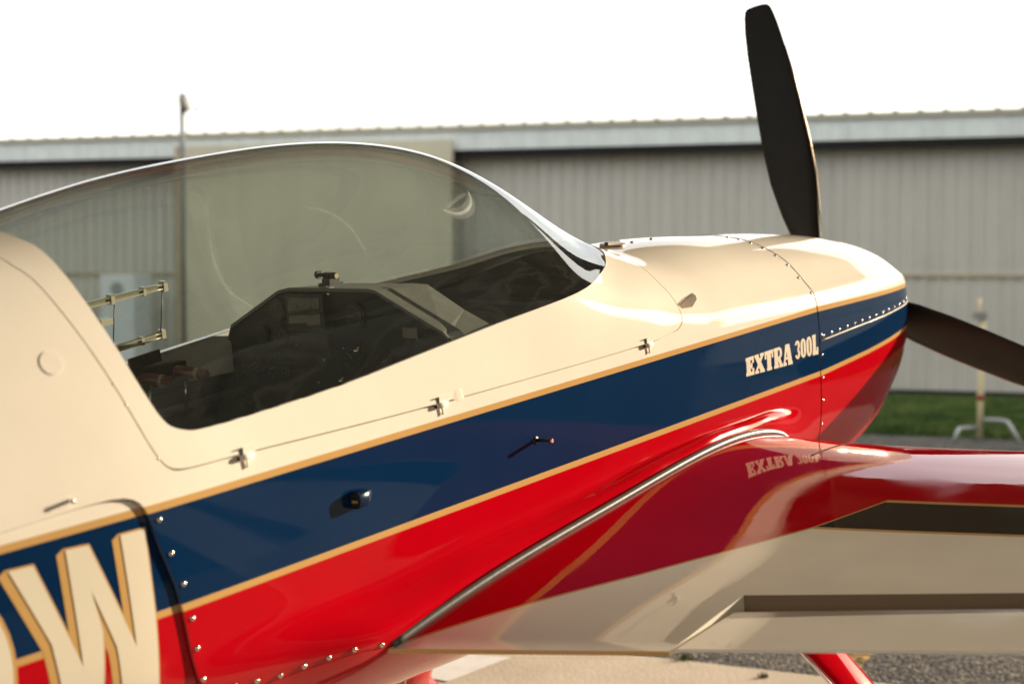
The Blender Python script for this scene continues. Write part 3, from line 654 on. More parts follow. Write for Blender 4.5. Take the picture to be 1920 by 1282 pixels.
# ---------------------------------------------------------------- screws, hinges and small fittings
def fit(n,u,side=1,off=0):
    p,w=on([n],[u],side,off); return Vector(p[0]),Vector(w[0])
scr=None
def screw(n,u,r=.0052,h=.0035,side=1,parent=None,off=0):
    global scr
    p,w=fit(n,u,side,off)
    mb=MB(); mb.dome(p,w,r,h,10); 
    o=bpart(mb,'screw',[M['steel']],parent); return o
for n,u in [(.008,.070),(.025,.006),(.045,-.054),(.058,-.120),(.064,-.177),(.071,-.236),(.243,-.284),(.294,-.281),(.347,-.279),(.404,-.279),(.473,-.290),(.19,-.278),(.14,-.272),(.082,-.30)]: screw(n,u,.0054,.0042)
for k,(n,u) in enumerate([(2.492,.016),(2.492,-.045),(2.492,-.112),(2.492,-.18),(2.49,-.25),(2.47,.14),(2.466,.185),(2.466,.222),(2.466,.25),(2.466,.272),(2.466,.288),(2.466,.299),(2.466,.306)]): screw(n,u,.0048,.0036)
for n,u in ((-.030,.310),(-.016,.272),(.024,.172)): screw(n,u,.0022,.0012)
mb=MB()
# raised lip of the cowling split and its row of fasteners
Ls=[(n,lin(SPLIT,n)) for n in np.linspace(2.49,3.28,30)]
P1,W1=on([a for a,_ in Ls],[b for _,b in Ls],1,.002); mb.tube([tuple(p) for p in P1],.0022,8)
bpart(mb,'cowling_lip',[M['letter']])
for n in np.linspace(2.505,3.262,15):
    p,w=fit(n,lin(SPLIT,n)+.012,1,.001); mb=MB(); mb.dome(p,w,.0045,.003,10)
    p2,_=fit(n+.001,lin(SPLIT,n)+.003,1,.001); mb.tube([p2,p],.0022,6); bpart(mb,'split_fastener',[M['steel']])
# canopy hinges on the starboard sill
for n,u in ((.215,.139),(.766,.131),(1.565,.132)):
    p,w=fit(n,u); mb=MB(); up=Vector((0,0,1)); t=Vector((1,0,0)); cc=p+w*.0045+up*-.004
    mb.tube([cc+t*-.017,cc+t*.017],.0056,12)
    mb.box(p+w*.0008+up*.006+t*.012,(.015,.0018,.008),ax=(t,w,up))
    h=bpart(mb,'canopy_hinge',[M['cream']])
    mb=MB(); mb.tube([cc+t*-.0182,cc+t*-.0168],.0040,10); mb.box(p+w*.0010+up*.012+t*-.013,(.009,.001,.0010),ax=(t,w,up)); mb.box(p+w*.0010+up*.006+t*-.0045,(.0009,.001,.0065),ax=(t,w,up)); bpart(mb,'hinge_slot',[M['cavity']],h)
    mb=MB(); mb.tube([cc+t*.002,cc+t*.002+up*-.018],.0022,8); mb.dome(cc+t*.002+up*-.018,-up,.003,.003,8); bpart(mb,'pin',[M['cream']],h)
# pocket vent ahead of the windshield
P0,W0=on([a for a,_ in VENT],[b for _,b in VENT],1,0); 
V=[tuple(p) for p in P0]
D=np.array([.006,.034,.012,.005,.012,.034,.010])
PI=P0-W0*D[:,None]; PI=PI*.9+PI.mean(0)*.1; V+= [tuple(p) for p in PI]
mid=[tuple(P0.mean(0)-W0.mean(0)*.042)]; V+=mid
k=len(VENT); F=[(j,(j+1)%k,k+(j+1)%k,k+j) for j in range(k)]+[(k+j,k+(j+1)%k,2*k) for j in range(k)]
part('vent_recess',V,F,[M['cream']])
# exhaust scoop, sensor peg, tie pin, access cap, bump
p,w=fit(.50,-.006); t=Vector((1,0,0)); up=Vector((0,0,1))
mb=MB(); X=[-.026,-.02,0,.018,.028]; Hh=[.017,.0175,.0165,.013,.008]; Dd=[.026,.0265,.025,.018,.002]
rows=[]
for x,h,d in zip(X,Hh,Dd):
    for a in np.linspace(0,math.pi,9):
        sx=math.copysign(abs(math.cos(a))**.45,math.cos(a)); sy=abs(math.sin(a))**.45
        rows.append(p+t*x+up*h*sx+w*(d*sy-.001))
mb.add(rows,[(i*9+j,i*9+j+1,(i+1)*9+j+1,(i+1)*9+j) for i in range(4) for j in range(8)]+[tuple(36+j for j in range(9))],0,True)
sc_=bpart(mb,'air_scoop',[M['bluesatin']])
mb=MB(); c=p+t*-.0255+w*.012
mb.box(c,(.0012,.0145,.0105),ax=(t,up,w)); bpart(mb,'scoop_mouth',[M['cavity']],sc_)
mb=MB(); mb.box(c+t*-.002+up*-.002,(.0012,.0022,.007),ax=(t,up,w)); bpart(mb,'vane',[M['gold']],sc_)
p,w=fit(1.082,-.011); mb=MB(); mb.tube([p,p+w*.034+t*.004],.0042,10); mb.dome(p,w,.010,.004,12); h=bpart(mb,'sensor_peg',[M['black']])
mb=MB(); mb.tube([p+w*.034+t*.004,p+w*.043+t*.005],.0046,10); bpart(mb,'peg_tip',[M['copper']],h)
p,w=fit(-.161,.141); mb=MB(); mb.tube([p,p+w*.012],.0036,10); mb.dome(p+w*.012,w,.0045,.003,10); bpart(mb,'tie_pin',[M['steel']])
p,w=fit(-.129,.362); mb=MB(); mb.tube([p-w*.002,p+w*.0011],.0205,36); bpart(mb,'access_cap',[M['cream']])
p,w=fit(.83,.137); mb=MB(); mb.dome(p-w*.0016,w,.020,.0024,24); bpart(mb,'blister',[M['cream']])
# filler cap on the top deck
P=surf([1.93],[.45])[0]; W=normal([1.93],[.45])[0]; mb=MB(); mb.tube([Vector(P)-Vector(W)*.004,Vector(P)+Vector(W)*.006],.036,24); o=bpart(mb,'filler_cap',[M['propedge']])
mb=MB(); mb.box(Vector(P)+Vector(W)*.009,(.03,.006,.004)); bpart(mb,'latch',[M['black']],o)
for n in (1.80,2.02,2.12):
    P=surf([n],[.5])[0]; W=normal([n],[.5])[0]; mb=MB(); mb.dome(P,W,.006,.004,10); bpart(mb,'screw',[M['propedge']])
# ---------------------------------------------------------------- lettering lying on the skin
def flat_poly(name,polys,off,m,step=.02,side=1,dz=.00002,extra=None,parent=None):
    V=[];F=[];NL=[]
    for k,poly in enumerate(polys):
        b=bmesh.new(); f=b.faces.new([b.verts.new((x,0,y)) for x,y in poly]); bmesh.ops.triangulate(b,faces=[f])
        xs=[p[0] for p in poly]; ys=[p[1] for p in poly]
        for a,i in ((xs,0),(ys,2)):
            g=math.ceil(min(a)/step)*step
            while g<max(a):
                co=[0,0,0];no=[0,0,0];co[i]=g;no[i]=1
                bmesh.ops.bisect_plane(b,geom=b.verts[:]+b.edges[:]+b.faces[:],plane_co=co,plane_no=no); g+=step
        b.verts.index_update(); base=len(V)
        n=np.array([v.co.x for v in b.verts]);u=np.array([v.co.z for v in b.verts])
        P,W=on(n,u,side,0); o=off+k*dz+(extra(P) if extra else 0); P=P+W*(o[:,None] if hasattr(o,'shape') else o)
        V+=[tuple(p) for p in P]; NL+=[tuple(w) for w in W]; F+=[tuple(base+v.index for v in f.verts) for f in b.faces]; b.free()
    F=flipfix(V,F,NL)
    me=bpy.data.meshes.new(name); me.from_pydata([q(*v) for v in V],[],F); me.flip_normals(); me.materials.append(m)
    me.polygons.foreach_set('use_smooth',[True]*len(F)); me.update(); me.normals_split_custom_set_from_vertices([q(*w) for w in NL])
    return link(name,me,parent or plane,PL if parent is None else None)
rect=lambda a,b,c,d:[(a,b),(c,b),(c,d),(a,d)]
def arc(cx,cy,rx,ry,a0,a1,k=8): return [(cx+rx*math.cos(R(a0+(a1-a0)*i/k)),cy+ry*math.sin(R(a0+(a1-a0)*i/k))) for i in range(k+1)]
def bandarc(cx,cy,rx,ry,rx2,ry2,a0,a1,k=8):
    o=arc(cx,cy,rx,ry,a0,a1,k); i=arc(cx,cy,rx2,ry2,a0,a1,k)
    return [[o[j],o[j+1],i[j+1],i[j]] for j in range(k)]
def slabs(x0,x1): return [rect(x0,.0,x1,.15),rect(x0,.85,x1,1)]
GLY={
'E':([rect(.06,.15,.46,.85),rect(0,0,.80,.19),rect(0,.81,.80,1),rect(.62,.19,.80,.36),rect(.62,.64,.80,.81),rect(.46,.40,.58,.60),rect(.52,.33,.64,.67)],.84),
'X':([rect(0,0,.40,.15),rect(.52,0,.98,.15),rect(0,.85,.44,1),rect(.56,.85,.96,1),[(.05,.15),(.27,.15),(.90,.85),(.64,.85)],[(.92,.15),(.50,.15),(.06,.85),(.46,.85)]],1.0),
'T':([rect(.23,.15,.64,.81),rect(0,.81,.88,1),rect(0,.6,.16,.81),rect(.72,.6,.88,.81),rect(.18,0,.70,.15)],.90),
'R':([rect(.06,.15,.44,.85),rect(0,0,.50,.15),rect(0,.85,.60,1),rect(.38,.42,.58,.54)]+bandarc(.58,.71,.30,.29,.06,.14,-90,90,8)+[[(.42,.42),(.66,.46),(.86,.15),(.56,.15)],rect(.56,0,.94,.15)],.94),
'A':([rect(0,0,.36,.15),rect(.52,0,1.0,.15),[(.05,.15),(.23,.15),(.52,1),(.28,1)],[(.52,.15),(.95,.15),(.72,1),(.32,1)],rect(.28,.28,.62,.40)],1.02),
'3':(bandarc(.30,.73,.28,.27,.06,.13,-90,170,10)+bandarc(.30,.27,.29,.27,.06,.13,-170,90,10),.62),
'0':(bandarc(.30,.68,.30,.32,.055,.17,0,180,10)+bandarc(.30,.32,.30,.32,.055,.17,180,360,10)+[rect(.0,.32,.245,.68),rect(.355,.32,.60,.68)],.64),
'L':([rect(.05,.15,.40,.85),rect(0,0,.66,.20),rect(0,.85,.42,1),rect(.48,.17,.66,.36)],.68),
}
def word(t,n0,n1,b0,b1,t0,t1,gap=.03):
    W=sum(GLY[c][1] for c in t)+gap*(len(t)-1); x=0; out=[]
    for c in t:
        for p in GLY[c][0]:
            o=[]
            for a,b in p:
                f=(x+a)/W; bb=b0+(b1-b0)*f; tt=t0+(t1-t0)*f; o.append((n0+(n1-n0)*f,bb+(tt-bb)*b))
            out.append(o)
        x+=GLY[c][1]+gap
    return out
flat_poly('type_lettering',word('EXTRA',2.041,2.309,-.032,-.041,.018,.020)+word('300L',2.324,2.470,-.032,-.039,.021,.022),.0003,M['letter'],dz=.000004)
WF=[(-.282,.054),(-.238,.052),(-.167,-.144),(-.177,.062),(-.133,.059),(-.061,-.140),(-.070,.061),(-.021,.060),(-.017,-.087),(-.020,-.24),(-.080,-.24),(-.1,-.13),(-.138,-.016),(-.126,-.10),(-.132,-.24),(-.19,-.24),(-.221,-.084)]
# W as convex strokes
Wst=[[(-.282,.054),(-.238,.052),(-.167,-.138),(-.140,-.235),(-.198,-.235),(-.221,-.084)],
     [(-.177,.062),(-.1435,.060),(-.138,-.016),(-.124,-.09),(-.132,-.235),(-.1398,-.235),(-.167,-.138)],
     [(-.1435,.060),(-.133,.059),(-.061,-.135),(-.054,-.235),(-.088,-.235),(-.100,-.125),(-.138,-.016)],
     [(-.070,.061),(-.021,.060),(-.017,-.087),(-.018,-.235),(-.054,-.235),(-.061,-.135)]]
def grow(p,d):
    cx=sum(a for a,_ in p)/len(p); k=len(p); out=[]
    ar=sum(p[i][0]*p[(i+1)%k][1]-p[(i+1)%k][0]*p[i][1] for i in range(k)); sg=1 if ar>0 else -1
    for i in range(k):
        a,b,c=Vector(p[i-1]),Vector(p[i]),Vector(p[(i+1)%k]); d1=(b-a).normalized(); d2=(c-b).normalized()
        n1=Vector((d1.y,-d1.x))*sg; n2=Vector((d2.y,-d2.x))*sg; m=n1+n2; 
        m=m/max(.35,m.dot(m)/2) if m.length>1e-6 else n1
        b2=b+m*d; out.append((b2.x,b2.y))
    return out
def sweep(p,v):
    k=len(p); return [[p[i],p[(i+1)%k],(p[(i+1)%k][0]+v[0],p[(i+1)%k][1]+v[1]),(p[i][0]+v[0],p[i][1]+v[1])] for i in range(k)]
gold=[]
for s in Wst:
    g=grow(s,.0032); gold+=[g]+sweep(g,(-.0135,-.0078))
ex=lambda P:rear_in(P)
flat_poly('letter_w_outline',gold,.0003,M['gold'],extra=ex,dz=.000006)
lw_=flat_poly('letter_w',Wst,.0014,M['letter'],extra=ex)
# right-hand curve of the letter before it
def ringseg(r0x,r0y,r1x,r1y): return bandarc(-.405,-.10,r0x,r0y,r1x,r1y,-180,180,36)
flat_poly('round_letter_outline',ringseg(.120,.164,.050,.088),.0003,M['gold'],extra=ex,dz=0.)
flat_poly('round_letter',ringseg(.112,.157,.058,.094),.0012,M['letter'],extra=ex,dz=0.)
# ---------------------------------------------------------------- wings
def le(s): return 2.20-.0*(s-.44)
def te(s): return .50+.31*(s-.44) if s<1.8 else .9216+.20*(s-1.8)
def hinge(s): return .936+.345*(s-.98) if s<1.8 else 1.219+.17*(s-1.8)
TC=.122; DIH=.046
def chord_u(s,n): 
    a,b=te(s),le(s); x=(b-n)/(b-a); return -.272-.038*x-.016*math.sin(math.pi*min(1,max(0,x)))**3+DIH*(s-.44)
def yt(x): x=max(0,min(1,x)); return 5*(.2969*math.sqrt(x)-.126*x-.3516*x*x+.2843*x**3-.0990*x**4)
def up_u(s,n,sg=1):
    a,b=te(s),le(s); x=(b-n)/(b-a); return chord_u(s,n)+sg*TC*(b-a)*yt(x)+(-.030+.045*math.exp(-max(0,s-.43)/.20) if sg>0 else 0)*(1-math.exp(-14*x))*(1-x**3)
AIL0=.985
def wing(side,name):
    # stations across the span; chordwise points cosine-spaced
    ss=[.36,.40,.44,.47,.50,.53,.56,.60,.64,.68,.72,.76,.80,.84,.88,.92,.95,AIL0-.012,AIL0-.0118,1.02,1.05,1.1,1.15,1.2,1.35,1.5,1.65,1.8,2.2,2.8,3.4,3.95]
    K=60; V=[];G=[]
    for i,s in enumerate(ss):
        a,b=te(s),le(s); n_end=a if s<AIL0-.0119 else hinge(s)+.012
        xe=(b-n_end)/(b-a)
        xx=[xe*(1-math.cos(math.pi*j/K*.5))  if False else xe*(j/K)**1.8 for j in range(K+1)]
        up=[(b-x*(b-a),s,up_u(s,b-x*(b-a))) for x in xx]; lo=[(b-x*(b-a),s,up_u(s,b-x*(b-a),-1)) for x in xx[1:]]
        G.append(list(reversed(lo))+up)
    Kt=len(G[0]); bmw=bmesh.new(); TL=bmw.verts.layers.float.new('top'); B=[[bmw.verts.new(p) for p in r] for r in G]
    for r in B:
        for j,v in enumerate(r): v[TL]=-1. if j<K else 1.
    for i in range(len(ss)-1):
        for j in range(Kt-1): bmw.faces.new((B[i][j],B[i][j+1],B[i+1][j+1],B[i+1][j]))
    # cove: concave aft face where the aileron sits
    for i in range(len(ss)-1):
        a,b=B[i][0],B[i][-1];c,d=B[i+1][-1],B[i+1][0]
        try: bmw.faces.new((a,b,c,d))
        except Exception: pass
    bmw.faces.new([v for v in B[-1]])
    for L_ in (sh_(P_RED,.008),sh_(P_RED,-.008),sh_(P_DARK,.007),sh_(P_DARK,-.007)): cut(bmw,L_,0,1)
    V=[];NL=[];bmw.verts.index_update(); bmw.normal_update()
    F=[];MI=[];idx={}
    for f in bmw.faces:
        c=f.calc_center_median(); m=0
        xr=(le(c.y)-c.x)/(le(c.y)-te(c.y)); aft=abs(f.normal.x)>.7 and c.x<1.9
        m=wing_colour(c.x,c.y)
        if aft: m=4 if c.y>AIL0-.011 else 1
        F.append(f);MI.append(m)
    VV=[];NN=[];FF=[];key={}
    for f,m in zip(F,MI):
        ids=[]
        cc_=f.calc_center_median(); flat=m==4 or (abs(f.normal.x)>.7 and cc_.x<1.9) or (abs(f.normal.y)>.8 and (cc_.x<hinge(cc_.y)+.02 or cc_.y>3))
        for v in f.verts:
            s,n,u=v.co.y,v.co.x,v.co.z; top=v[TL]>0; x=(le(s)-n)/(le(s)-te(s))
            kk=(v.index,('f',f.index)) if flat else (v.index,0)
            if kk not in key:
                if flat or x<.004: nr=f.normal.copy() if flat else Vector((1,0,0))
                else:
                    sg=1 if top else -1; h=min(.002,x*.3*(le(s)-te(s))); dn=(up_u(s,n+h,sg)-up_u(s,n-h,sg))/(2*h)
                    ds=(up_u(s+.01,n,sg)-up_u(s-.01,n,sg))/.02; nr=Vector((-dn*sg,-ds*sg,sg)).normalized()
                    u=up_u(s,n,sg) if x>.01 else u
                if flat:
                    ctr=Vector(((le(s)+te(s))/2+.3,s,chord_u(s,n)))
                    if nr.dot(v.co-ctr)<0: nr=-nr
                key[kk]=len(VV); VV.append((n,s,u)); NN.append(tuple(nr))
            ids.append(key[kk])
        FF.append(tuple(ids))
    FF=flipfix(VV,FF,NN)
    me=bpy.data.meshes.new(name); sgn=side
    me.from_pydata([q(a,b*sgn,c) for a,b,c in VV],[],FF)
    if sgn>0: me.flip_normals()
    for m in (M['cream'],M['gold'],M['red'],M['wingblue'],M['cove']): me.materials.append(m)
    me.polygons.foreach_set('material_index',MI); me.polygons.foreach_set('use_smooth',[True]*len(FF)); me.update()
    me.normals_split_custom_set_from_vertices([q(a,b*sgn,c) for a,b,c in NN])
    return link(name,me,plane,PL)
P_RED=[(.50,.40),(.52,.44),(.769,.586),(.968,.707),(1.226,.842),(1.371,.916),(1.577,.991),(1.619,1.293),(1.66,1.7),(1.75,4.1)]
P_DARK=[(1.363,.905),(1.398,1.119),(1.438,1.358),(1.50,1.75),(1.6,4.1)]; P_S0=.905
def lin2(L,s): return float(np.interp(s,[b for _,b in L],[a for a,_ in L]))
sh_=lambda L,d:[(a+d,b) for a,b in L]
def wing_colour(n,s):
    if n>lin2(P_RED,s)+.008: return 2
    if n>lin2(P_RED,s)-.008: return 1
    if s>P_S0:
        b=lin2(P_DARK,s)
        if n>b+.007: return 3
        if n>b-.007: return 1
    return 0
M['cove']=mat('aileron_cove_primer',(.20,.14,.08),.7)  # brown base colour carries the shade inside the cove
w1=wing(1,'wing'); w2=wing(-1,'wing')
# ailerons
def aileron(side):
    rows=[]; ss=[AIL0,1.1,1.3,1.55,1.8,2.4,3.1,3.9]
    for s in ss:
        h=hinge(s)-.030; t=te(s); c=h-t; th=TC*(le(s)-te(s))*yt((le(s)-hinge(s))/(le(s)-te(s)))*.80
        u0=chord_u(s,h)-.019; de=R(6.1); r=[]
        def P_(x,y):   # x aft from hinge nose, y up, rotated trailing edge up
            return (h-x*math.cos(de)-y*math.sin(de)*-0, s, u0+y+x*math.tan(de)-x*.022/1)
        N_=22
        for j in range(N_+1):
            x=(j/N_)**2; y=th*(1-x)*min(1,math.sqrt(x*14))*1.0+.003*x
            r.append(P_(x*c,y))
        lo=[]
        for j in range(1,N_+1):
            x=(j/N_)**2; y=-th*(1-x)*min(1,math.sqrt(x*14))-.003*x
            lo.append(P_(x*c,y))
        rows.append(list(reversed(lo))+r)
    K=len(rows[0]); V=[p for r in rows for p in r]; V=[(a,b*side,c) for a,b,c in V]
    F=[(i*K+j,i*K+j+1,(i+1)*K+j+1,(i+1)*K+j) for i in range(len(ss)-1) for j in range(K-1)]
    F+=[(i*K,i*K+K-1,(i+1)*K+K-1,(i+1)*K) for i in range(len(ss)-1)]
    o=part('aileron',V,F,[M['cream']],smooth=True)
    b=len(V)
    me=o.data; bmx=bmesh.new(); bmx.from_mesh(me); bmx.verts.ensure_lookup_table()
    for s0 in (0,(len(ss)-1)*K): 
        try: f=bmx.faces.new([bmx.verts[s0+j] for j in range(K)]); f.smooth=False
        except Exception: pass
    bmesh.ops.recalc_face_normals(bmx,faces=bmx.faces)
    for e in bmx.edges:
        if len(e.link_faces)==2 and e.calc_face_angle(0)>R(50): e.smooth=False
    bmx.to_mesh(me); bmx.free()
    return o
a1=aileron(1); aileron(-1)
p=Vector((1.215,1.385,up_u(1.385,1.215)-.014)); mb=MB(); mb.tube([p+Vector((.03,0,.004)),p+Vector((-.028,-.006,-.006))],.006,8); mb.dome(p+Vector((-.028,-.006,-.006)),(-1,0,0),.009,.005,8); bpart(mb,'hinge_bolt',[M['steel']],a1)
# rubber wing-root seal following the root rib over the leading edge
pts=[]
for n in np.linspace(.505,2.13,60): pts.append((n,.434,up_u(.434,n)+.005))
for x,y in ((2.17,-.005),(2.195,-.035)): pts.append((x,.434,up_u(.434,min(x,2.199))))
mb=MB(); mb.tube(pts,.0092,12); bpart(mb,'wing_root_seal',[M['rubber']])
# leading-edge cuff joint and its rivets at the fuselage
mb=MB(); pl=[]
for n in np.linspace(1.86,2.196,20): pl.append((n,.66,up_u(.66,n)+.0006))
mb.tube(pl,.0014,6); bpart(mb,'cuff_joint',[M['cavity']])
for n,s in ((2.185,.60),(2.192,.64),(2.19,.69),(2.19,.76),(2.19,.83),(2.19,.90),(2.185,.56)):
    mb=MB(); mb.dome((n,s,up_u(s,n)),(.6,0,1),.004,.0025,8); bpart(mb,'rivet',[M['steel']])
# ---------------------------------------------------------------- propeller
HUB=Vector((3.34,-.050,.050)); 
prop=[]
def blade_mesh():
    # r: radius; L,R edges measured across the disc, leading edge forward
    st=[(.10,.030,.030,40),(.17,.052,.048,34),(.26,.072,.060,30),(.38,.088,.074,26),(.50,.090,.077,23),(.62,.086,.074,20.5),(.74,.080,.070,18.5),(.84,.074,.063,17),(.92,.066,.054,16),(.965,.058,.046,15.5),(.985,.052,.040,15),(.995,.042,.030,15),(.998,.02,.015,15)]
    K=20; V=[];F=[]
    for r,l,rt,tw in st:
        tw=R(tw); tk=.045*(1-r)**1.3+.010
        if r>.94: tk*=.5
        for j in range(K):
            a=2*math.pi*j/K; cx=math.cos(a); x=(rt if cx>0 else l)*cx; y=tk*.5*math.sin(a)
            # chord tilts: leading edge (+x) forward
            V.append((y*math.cos(tw)+x*math.sin(tw),x*math.cos(tw)-y*math.sin(tw),r))
    F=[(i*K+j,i*K+(j+1)%K,(i+1)*K+(j+1)%K,(i+1)*K+j) for i in range(len(st)-1) for j in range(K)]+[tuple((len(st)-1)*K+j for j in range(K)),tuple(reversed(range(K)))]
    return V,F,st,K
def place(v,ang):
    # ang measured from +u towards +s
    a=R(ang); n,x,r=v
    return (HUB.x+n, HUB.y+x*math.cos(a)+r*math.sin(a), HUB.z-x*math.sin(a)+r*math.cos(a))
BA=[-10.6,110,230]
V,F,stt,K=blade_mesh()
for a in BA:
    o=part('propeller_blade',[place(v,a) for v in V],F,[M['prop']],smooth=True)
    E=[]
    for i in range(1,8):
        l=V[i*K]; E.append(Vector(l))
    mb=MB(); mb.tube([place(e+Vector((0,-.0005,0)),a) for e in E],[.001]+[.0036]*5+[.001],8); bpart(mb,'leading_edge_guard',[M['propedge']],o)
# spinner and hub
rows=[];K2=28
for x,r in ((-.075,.145),(-.07,.155),(.0,.155),(.08,.145),(.16,.115),(.22,.075),(.26,.035),(.272,.004)):
    rows+= [(HUB.x+x,HUB.y+r*math.cos(2*math.pi*j/K2),HUB.z+r*math.sin(2*math.pi*j/K2)) for j in range(K2)]
part('spinner',rows,[(i*K2+j,i*K2+(j+1)%K2,(i+1)*K2+(j+1)%K2,(i+1)*K2+j) for i in range(7) for j in range(K2)]+[tuple(range(K2))],[M['cream']],smooth=True)
# ---------------------------------------------------------------- landing gear
def leg(side):
    pts=[(1.90,.16,-.56,.082),(1.91,.40,-.60,.082),(1.93,.60,-.70,.078),(1.95,.73,-.84,.074),(1.97,.82,-1.02,.066),(1.98,.88,-1.17,.058)]
    V=[];K=12
    for n,s,u,w in pts:
        for j in range(K):
            a=2*math.pi*j/K; cx=math.copysign(abs(math.cos(a))**.7,math.cos(a)); V.append((n+cx*w,(s+math.sin(a)*.010)*side,u+math.sin(a)*.013))
    F=[(i*K+j,i*K+(j+1)%K,(i+1)*K+(j+1)%K,(i+1)*K+j) for i in range(len(pts)-1) for j in range(K)]+[tuple(range(K)),tuple(range((len(pts)-1)*K,len(pts)*K))]
    o=part('landing_gear_leg',V,F,[M['red']],smooth=True)
    mb=MB(); mb.tube([(n-w-.004,s*side,u-.0) for n,s,u,w in pts[1:]],.0045,8); bpart(mb,'brake_line',[M['steel']],o)
    c=Vector((1.98,.98*side,-1.205)); mb=MB()
    mb.tube([c+Vector((0,-.055,0)),c+Vector((0,-.04,0)),c+Vector((0,.04,0)),c+Vector((0,.055,0))],[.13,.165,.165,.13],28); wh=bpart(mb,'wheel',[M['tyre']])
    mb=MB(); mb.tube([c+Vector((0,-.062,0)),c+Vector((0,.062,0))],.075,20); bpart(mb,'rim',[M['galv']],wh)
    # wheel fairing
    R_=[(-.42,.01,-.05),(-.30,.05,-.02),(-.12,.085,.0),(.05,.09,.0),(.18,.075,-.01),(.27,.03,-.03),(.29,.005,-.035)]
    V=[];K=14
    for x,r,z in R_:
        for j in range(K):
            a=2*math.pi*j/K; V.append((c.x+x,c.y+r*math.cos(a),c.z-.01+z+r*1.25*max(-.35,math.sin(a))))
    F=[(i*K+j,i*K+(j+1)%K,(i+1)*K+(j+1)%K,(i+1)*K+j) for i in range(len(R_)-1) for j in range(K)]
    part('wheel_fairing',V,F,[M['red']],smooth=True)
leg(1); leg(-1)
# tailwheel, fin and tailplane (out of the photo's frame)
mb=MB(); mb.tube([(-3.1,0,-.06),(-3.3,0,-.22)],.012,8); mb.tube([(-3.32,-.02,-.235),(-3.32,.02,-.235)],.05,16); bpart(mb,'tail_wheel',[M['tyre']])
def slab(name,pts,axis,t,m):
    V=[];k=len(pts)
    for sgn in (-1,1):
        for a,b in pts: V.append((a,t*sgn,b) if axis=='s' else (a,b,.06+t*sgn))
    part(name,V,[tuple(range(k)),tuple(range(k,2*k))]+[(i,(i+1)%k,k+(i+1)%k,k+i) for i in range(k)],[m])
slab('fin',[(-2.7,.2),(-3.15,1.05),(-3.4,1.1),(-3.4,.1)],'s',.02,M['cream']); slab('rudder',[(-3.415,1.1),(-3.75,1.08),(-3.85,.0),(-3.415,-.05)],'s',.018,M['red'])
slab('tailplane',[(-2.75,-.1),(-3.0,-1.2),(-3.2,-1.25),(-3.2,1.25),(-3.0,1.2),(-2.75,.1)],'u',.018,M['cream'])
# ---------------------------------------------------------------- cockpit
mb=MB()
PNL=.86
face=[(PNL,-.342,.232),(PNL,-.328,.262),(PNL,-.160,.346),(PNL,-.122,.353),(PNL,.122,.353),(PNL,.142,.350),(PNL,.330,.262),(PNL,.343,.250),(PNL,.33,-.1),(PNL,-.335,-.1)]
def hood_panel():
    k=len(face); mb=MB(); mb.add([(a,b,c) for a,b,c in face]+[(a+.05,b,c) for a,b,c in face],[tuple(range(k))]+[(i,(i+1)%k,k+(i+1)%k,k+i) for i in range(k)])
    return bpart(mb,'instrument_panel',[M['panel']])
pan=hood_panel()
# glare-shield hood over the panel
top=face[:8]; fr_=[(1.05,a,b) for a,b in ((-.335,.235),(-.300,.255),(-.165,.322),(-.118,.343),(.092,.344),(.125,.342),(.228,.286),(.318,.246))]
V=[(a-.008,b,c+.004) for a,b,c in top]+fr_
bb=[(a-.008,b,c-.004) for a,b,c in top]+[(a,b,c-.02) for a,b,c in fr_]
V+=bb; k=8
F=[(i,i+1,k+i+1,k+i) for i in range(k-1)]+[(2*k+i,2*k+i+1,3*k+i+1,3*k+i) for i in range(k-1)]+[(i,i+1,2*k+i+1,2*k+i) for i in range(k-1)]+[(k+i,k+i+1,3*k+i+1,3*k+i) for i in range(k-1)]
part('glare_shield',V,F,[M['coaming']])
# instruments on the panel face
x0=PNL-.003
def gauge(s,u,r):
    mb=MB(); mb.tube([(x0+.003,s,u),(x0-.006,s,u)],r,24); mb.tube([(x0-.004,s,u),(x0-.008,s,u)],r*.86,24,1)
    g=bpart(mb,'gauge',[M['black'],M['gauge']],pan)
    mb=MB(); a=random.uniform(0,6.28)
    for j in range(12):
        t=2*math.pi*j/12; c=Vector((x0-.0086,s+math.cos(t)*r*.68,u+math.sin(t)*r*.68)); mb.box(c,(.0004,r*.07,r*.018),ax=((1,0,0),(0,math.cos(t),math.sin(t)),(0,-math.sin(t),math.cos(t))))
    c=Vector((x0-.0092,s+math.cos(a)*r*.28,u+math.sin(a)*r*.28)); mb.box(c,(.0004,r*.34,r*.028),ax=((1,0,0),(0,math.cos(a),math.sin(a)),(0,-math.sin(a),math.cos(a))))
    bpart(mb,'dial_marks',[M['mark']],pan)
for s,u,r in ((-.165,.305,.026),(-.165,.245,.026),(-.225,.245,.022),(-.27,.17,.036),(-.185,.17,.036),(.06,.20,.03),(.15,.195,.026),(.075,.295,.03),(.10,.12,.03),(.18,.11,.028),(.02,.07,.03),(-.09,.07,.032),(-.28,.08,.03),(.26,.07,.02)): gauge(s,u,r)
mb=MB(); mb.box((x0-.008,-.066,.302),(.010,.060,.042)); scn=bpart(mb,'display_bezel',[M['black']],pan)
mb=MB(); mb.box((x0-.0188,-.066,.303),(.0008,.050,.033)); bpart(mb,'display_screen',[M['screen']],pan)
mb=MB()
for j in range(7): mb.box((x0-.0201,-.096+j*.009,.322-(j%3)*.002),(.0003,.0009,.005+.002*(j%2)))
bpart(mb,'screen_digits',[M['mark']],pan)
mb=MB(); mb.box((x0-.006,-.066,.225),(.008,.060,.030)); bpart(mb,'radio_stack',[M['gauge']],pan)
mb=MB(); mb.box((x0-.004,.235,.262),(.002,.020,.011)); bpart(mb,'placard',[M['placard']],pan)
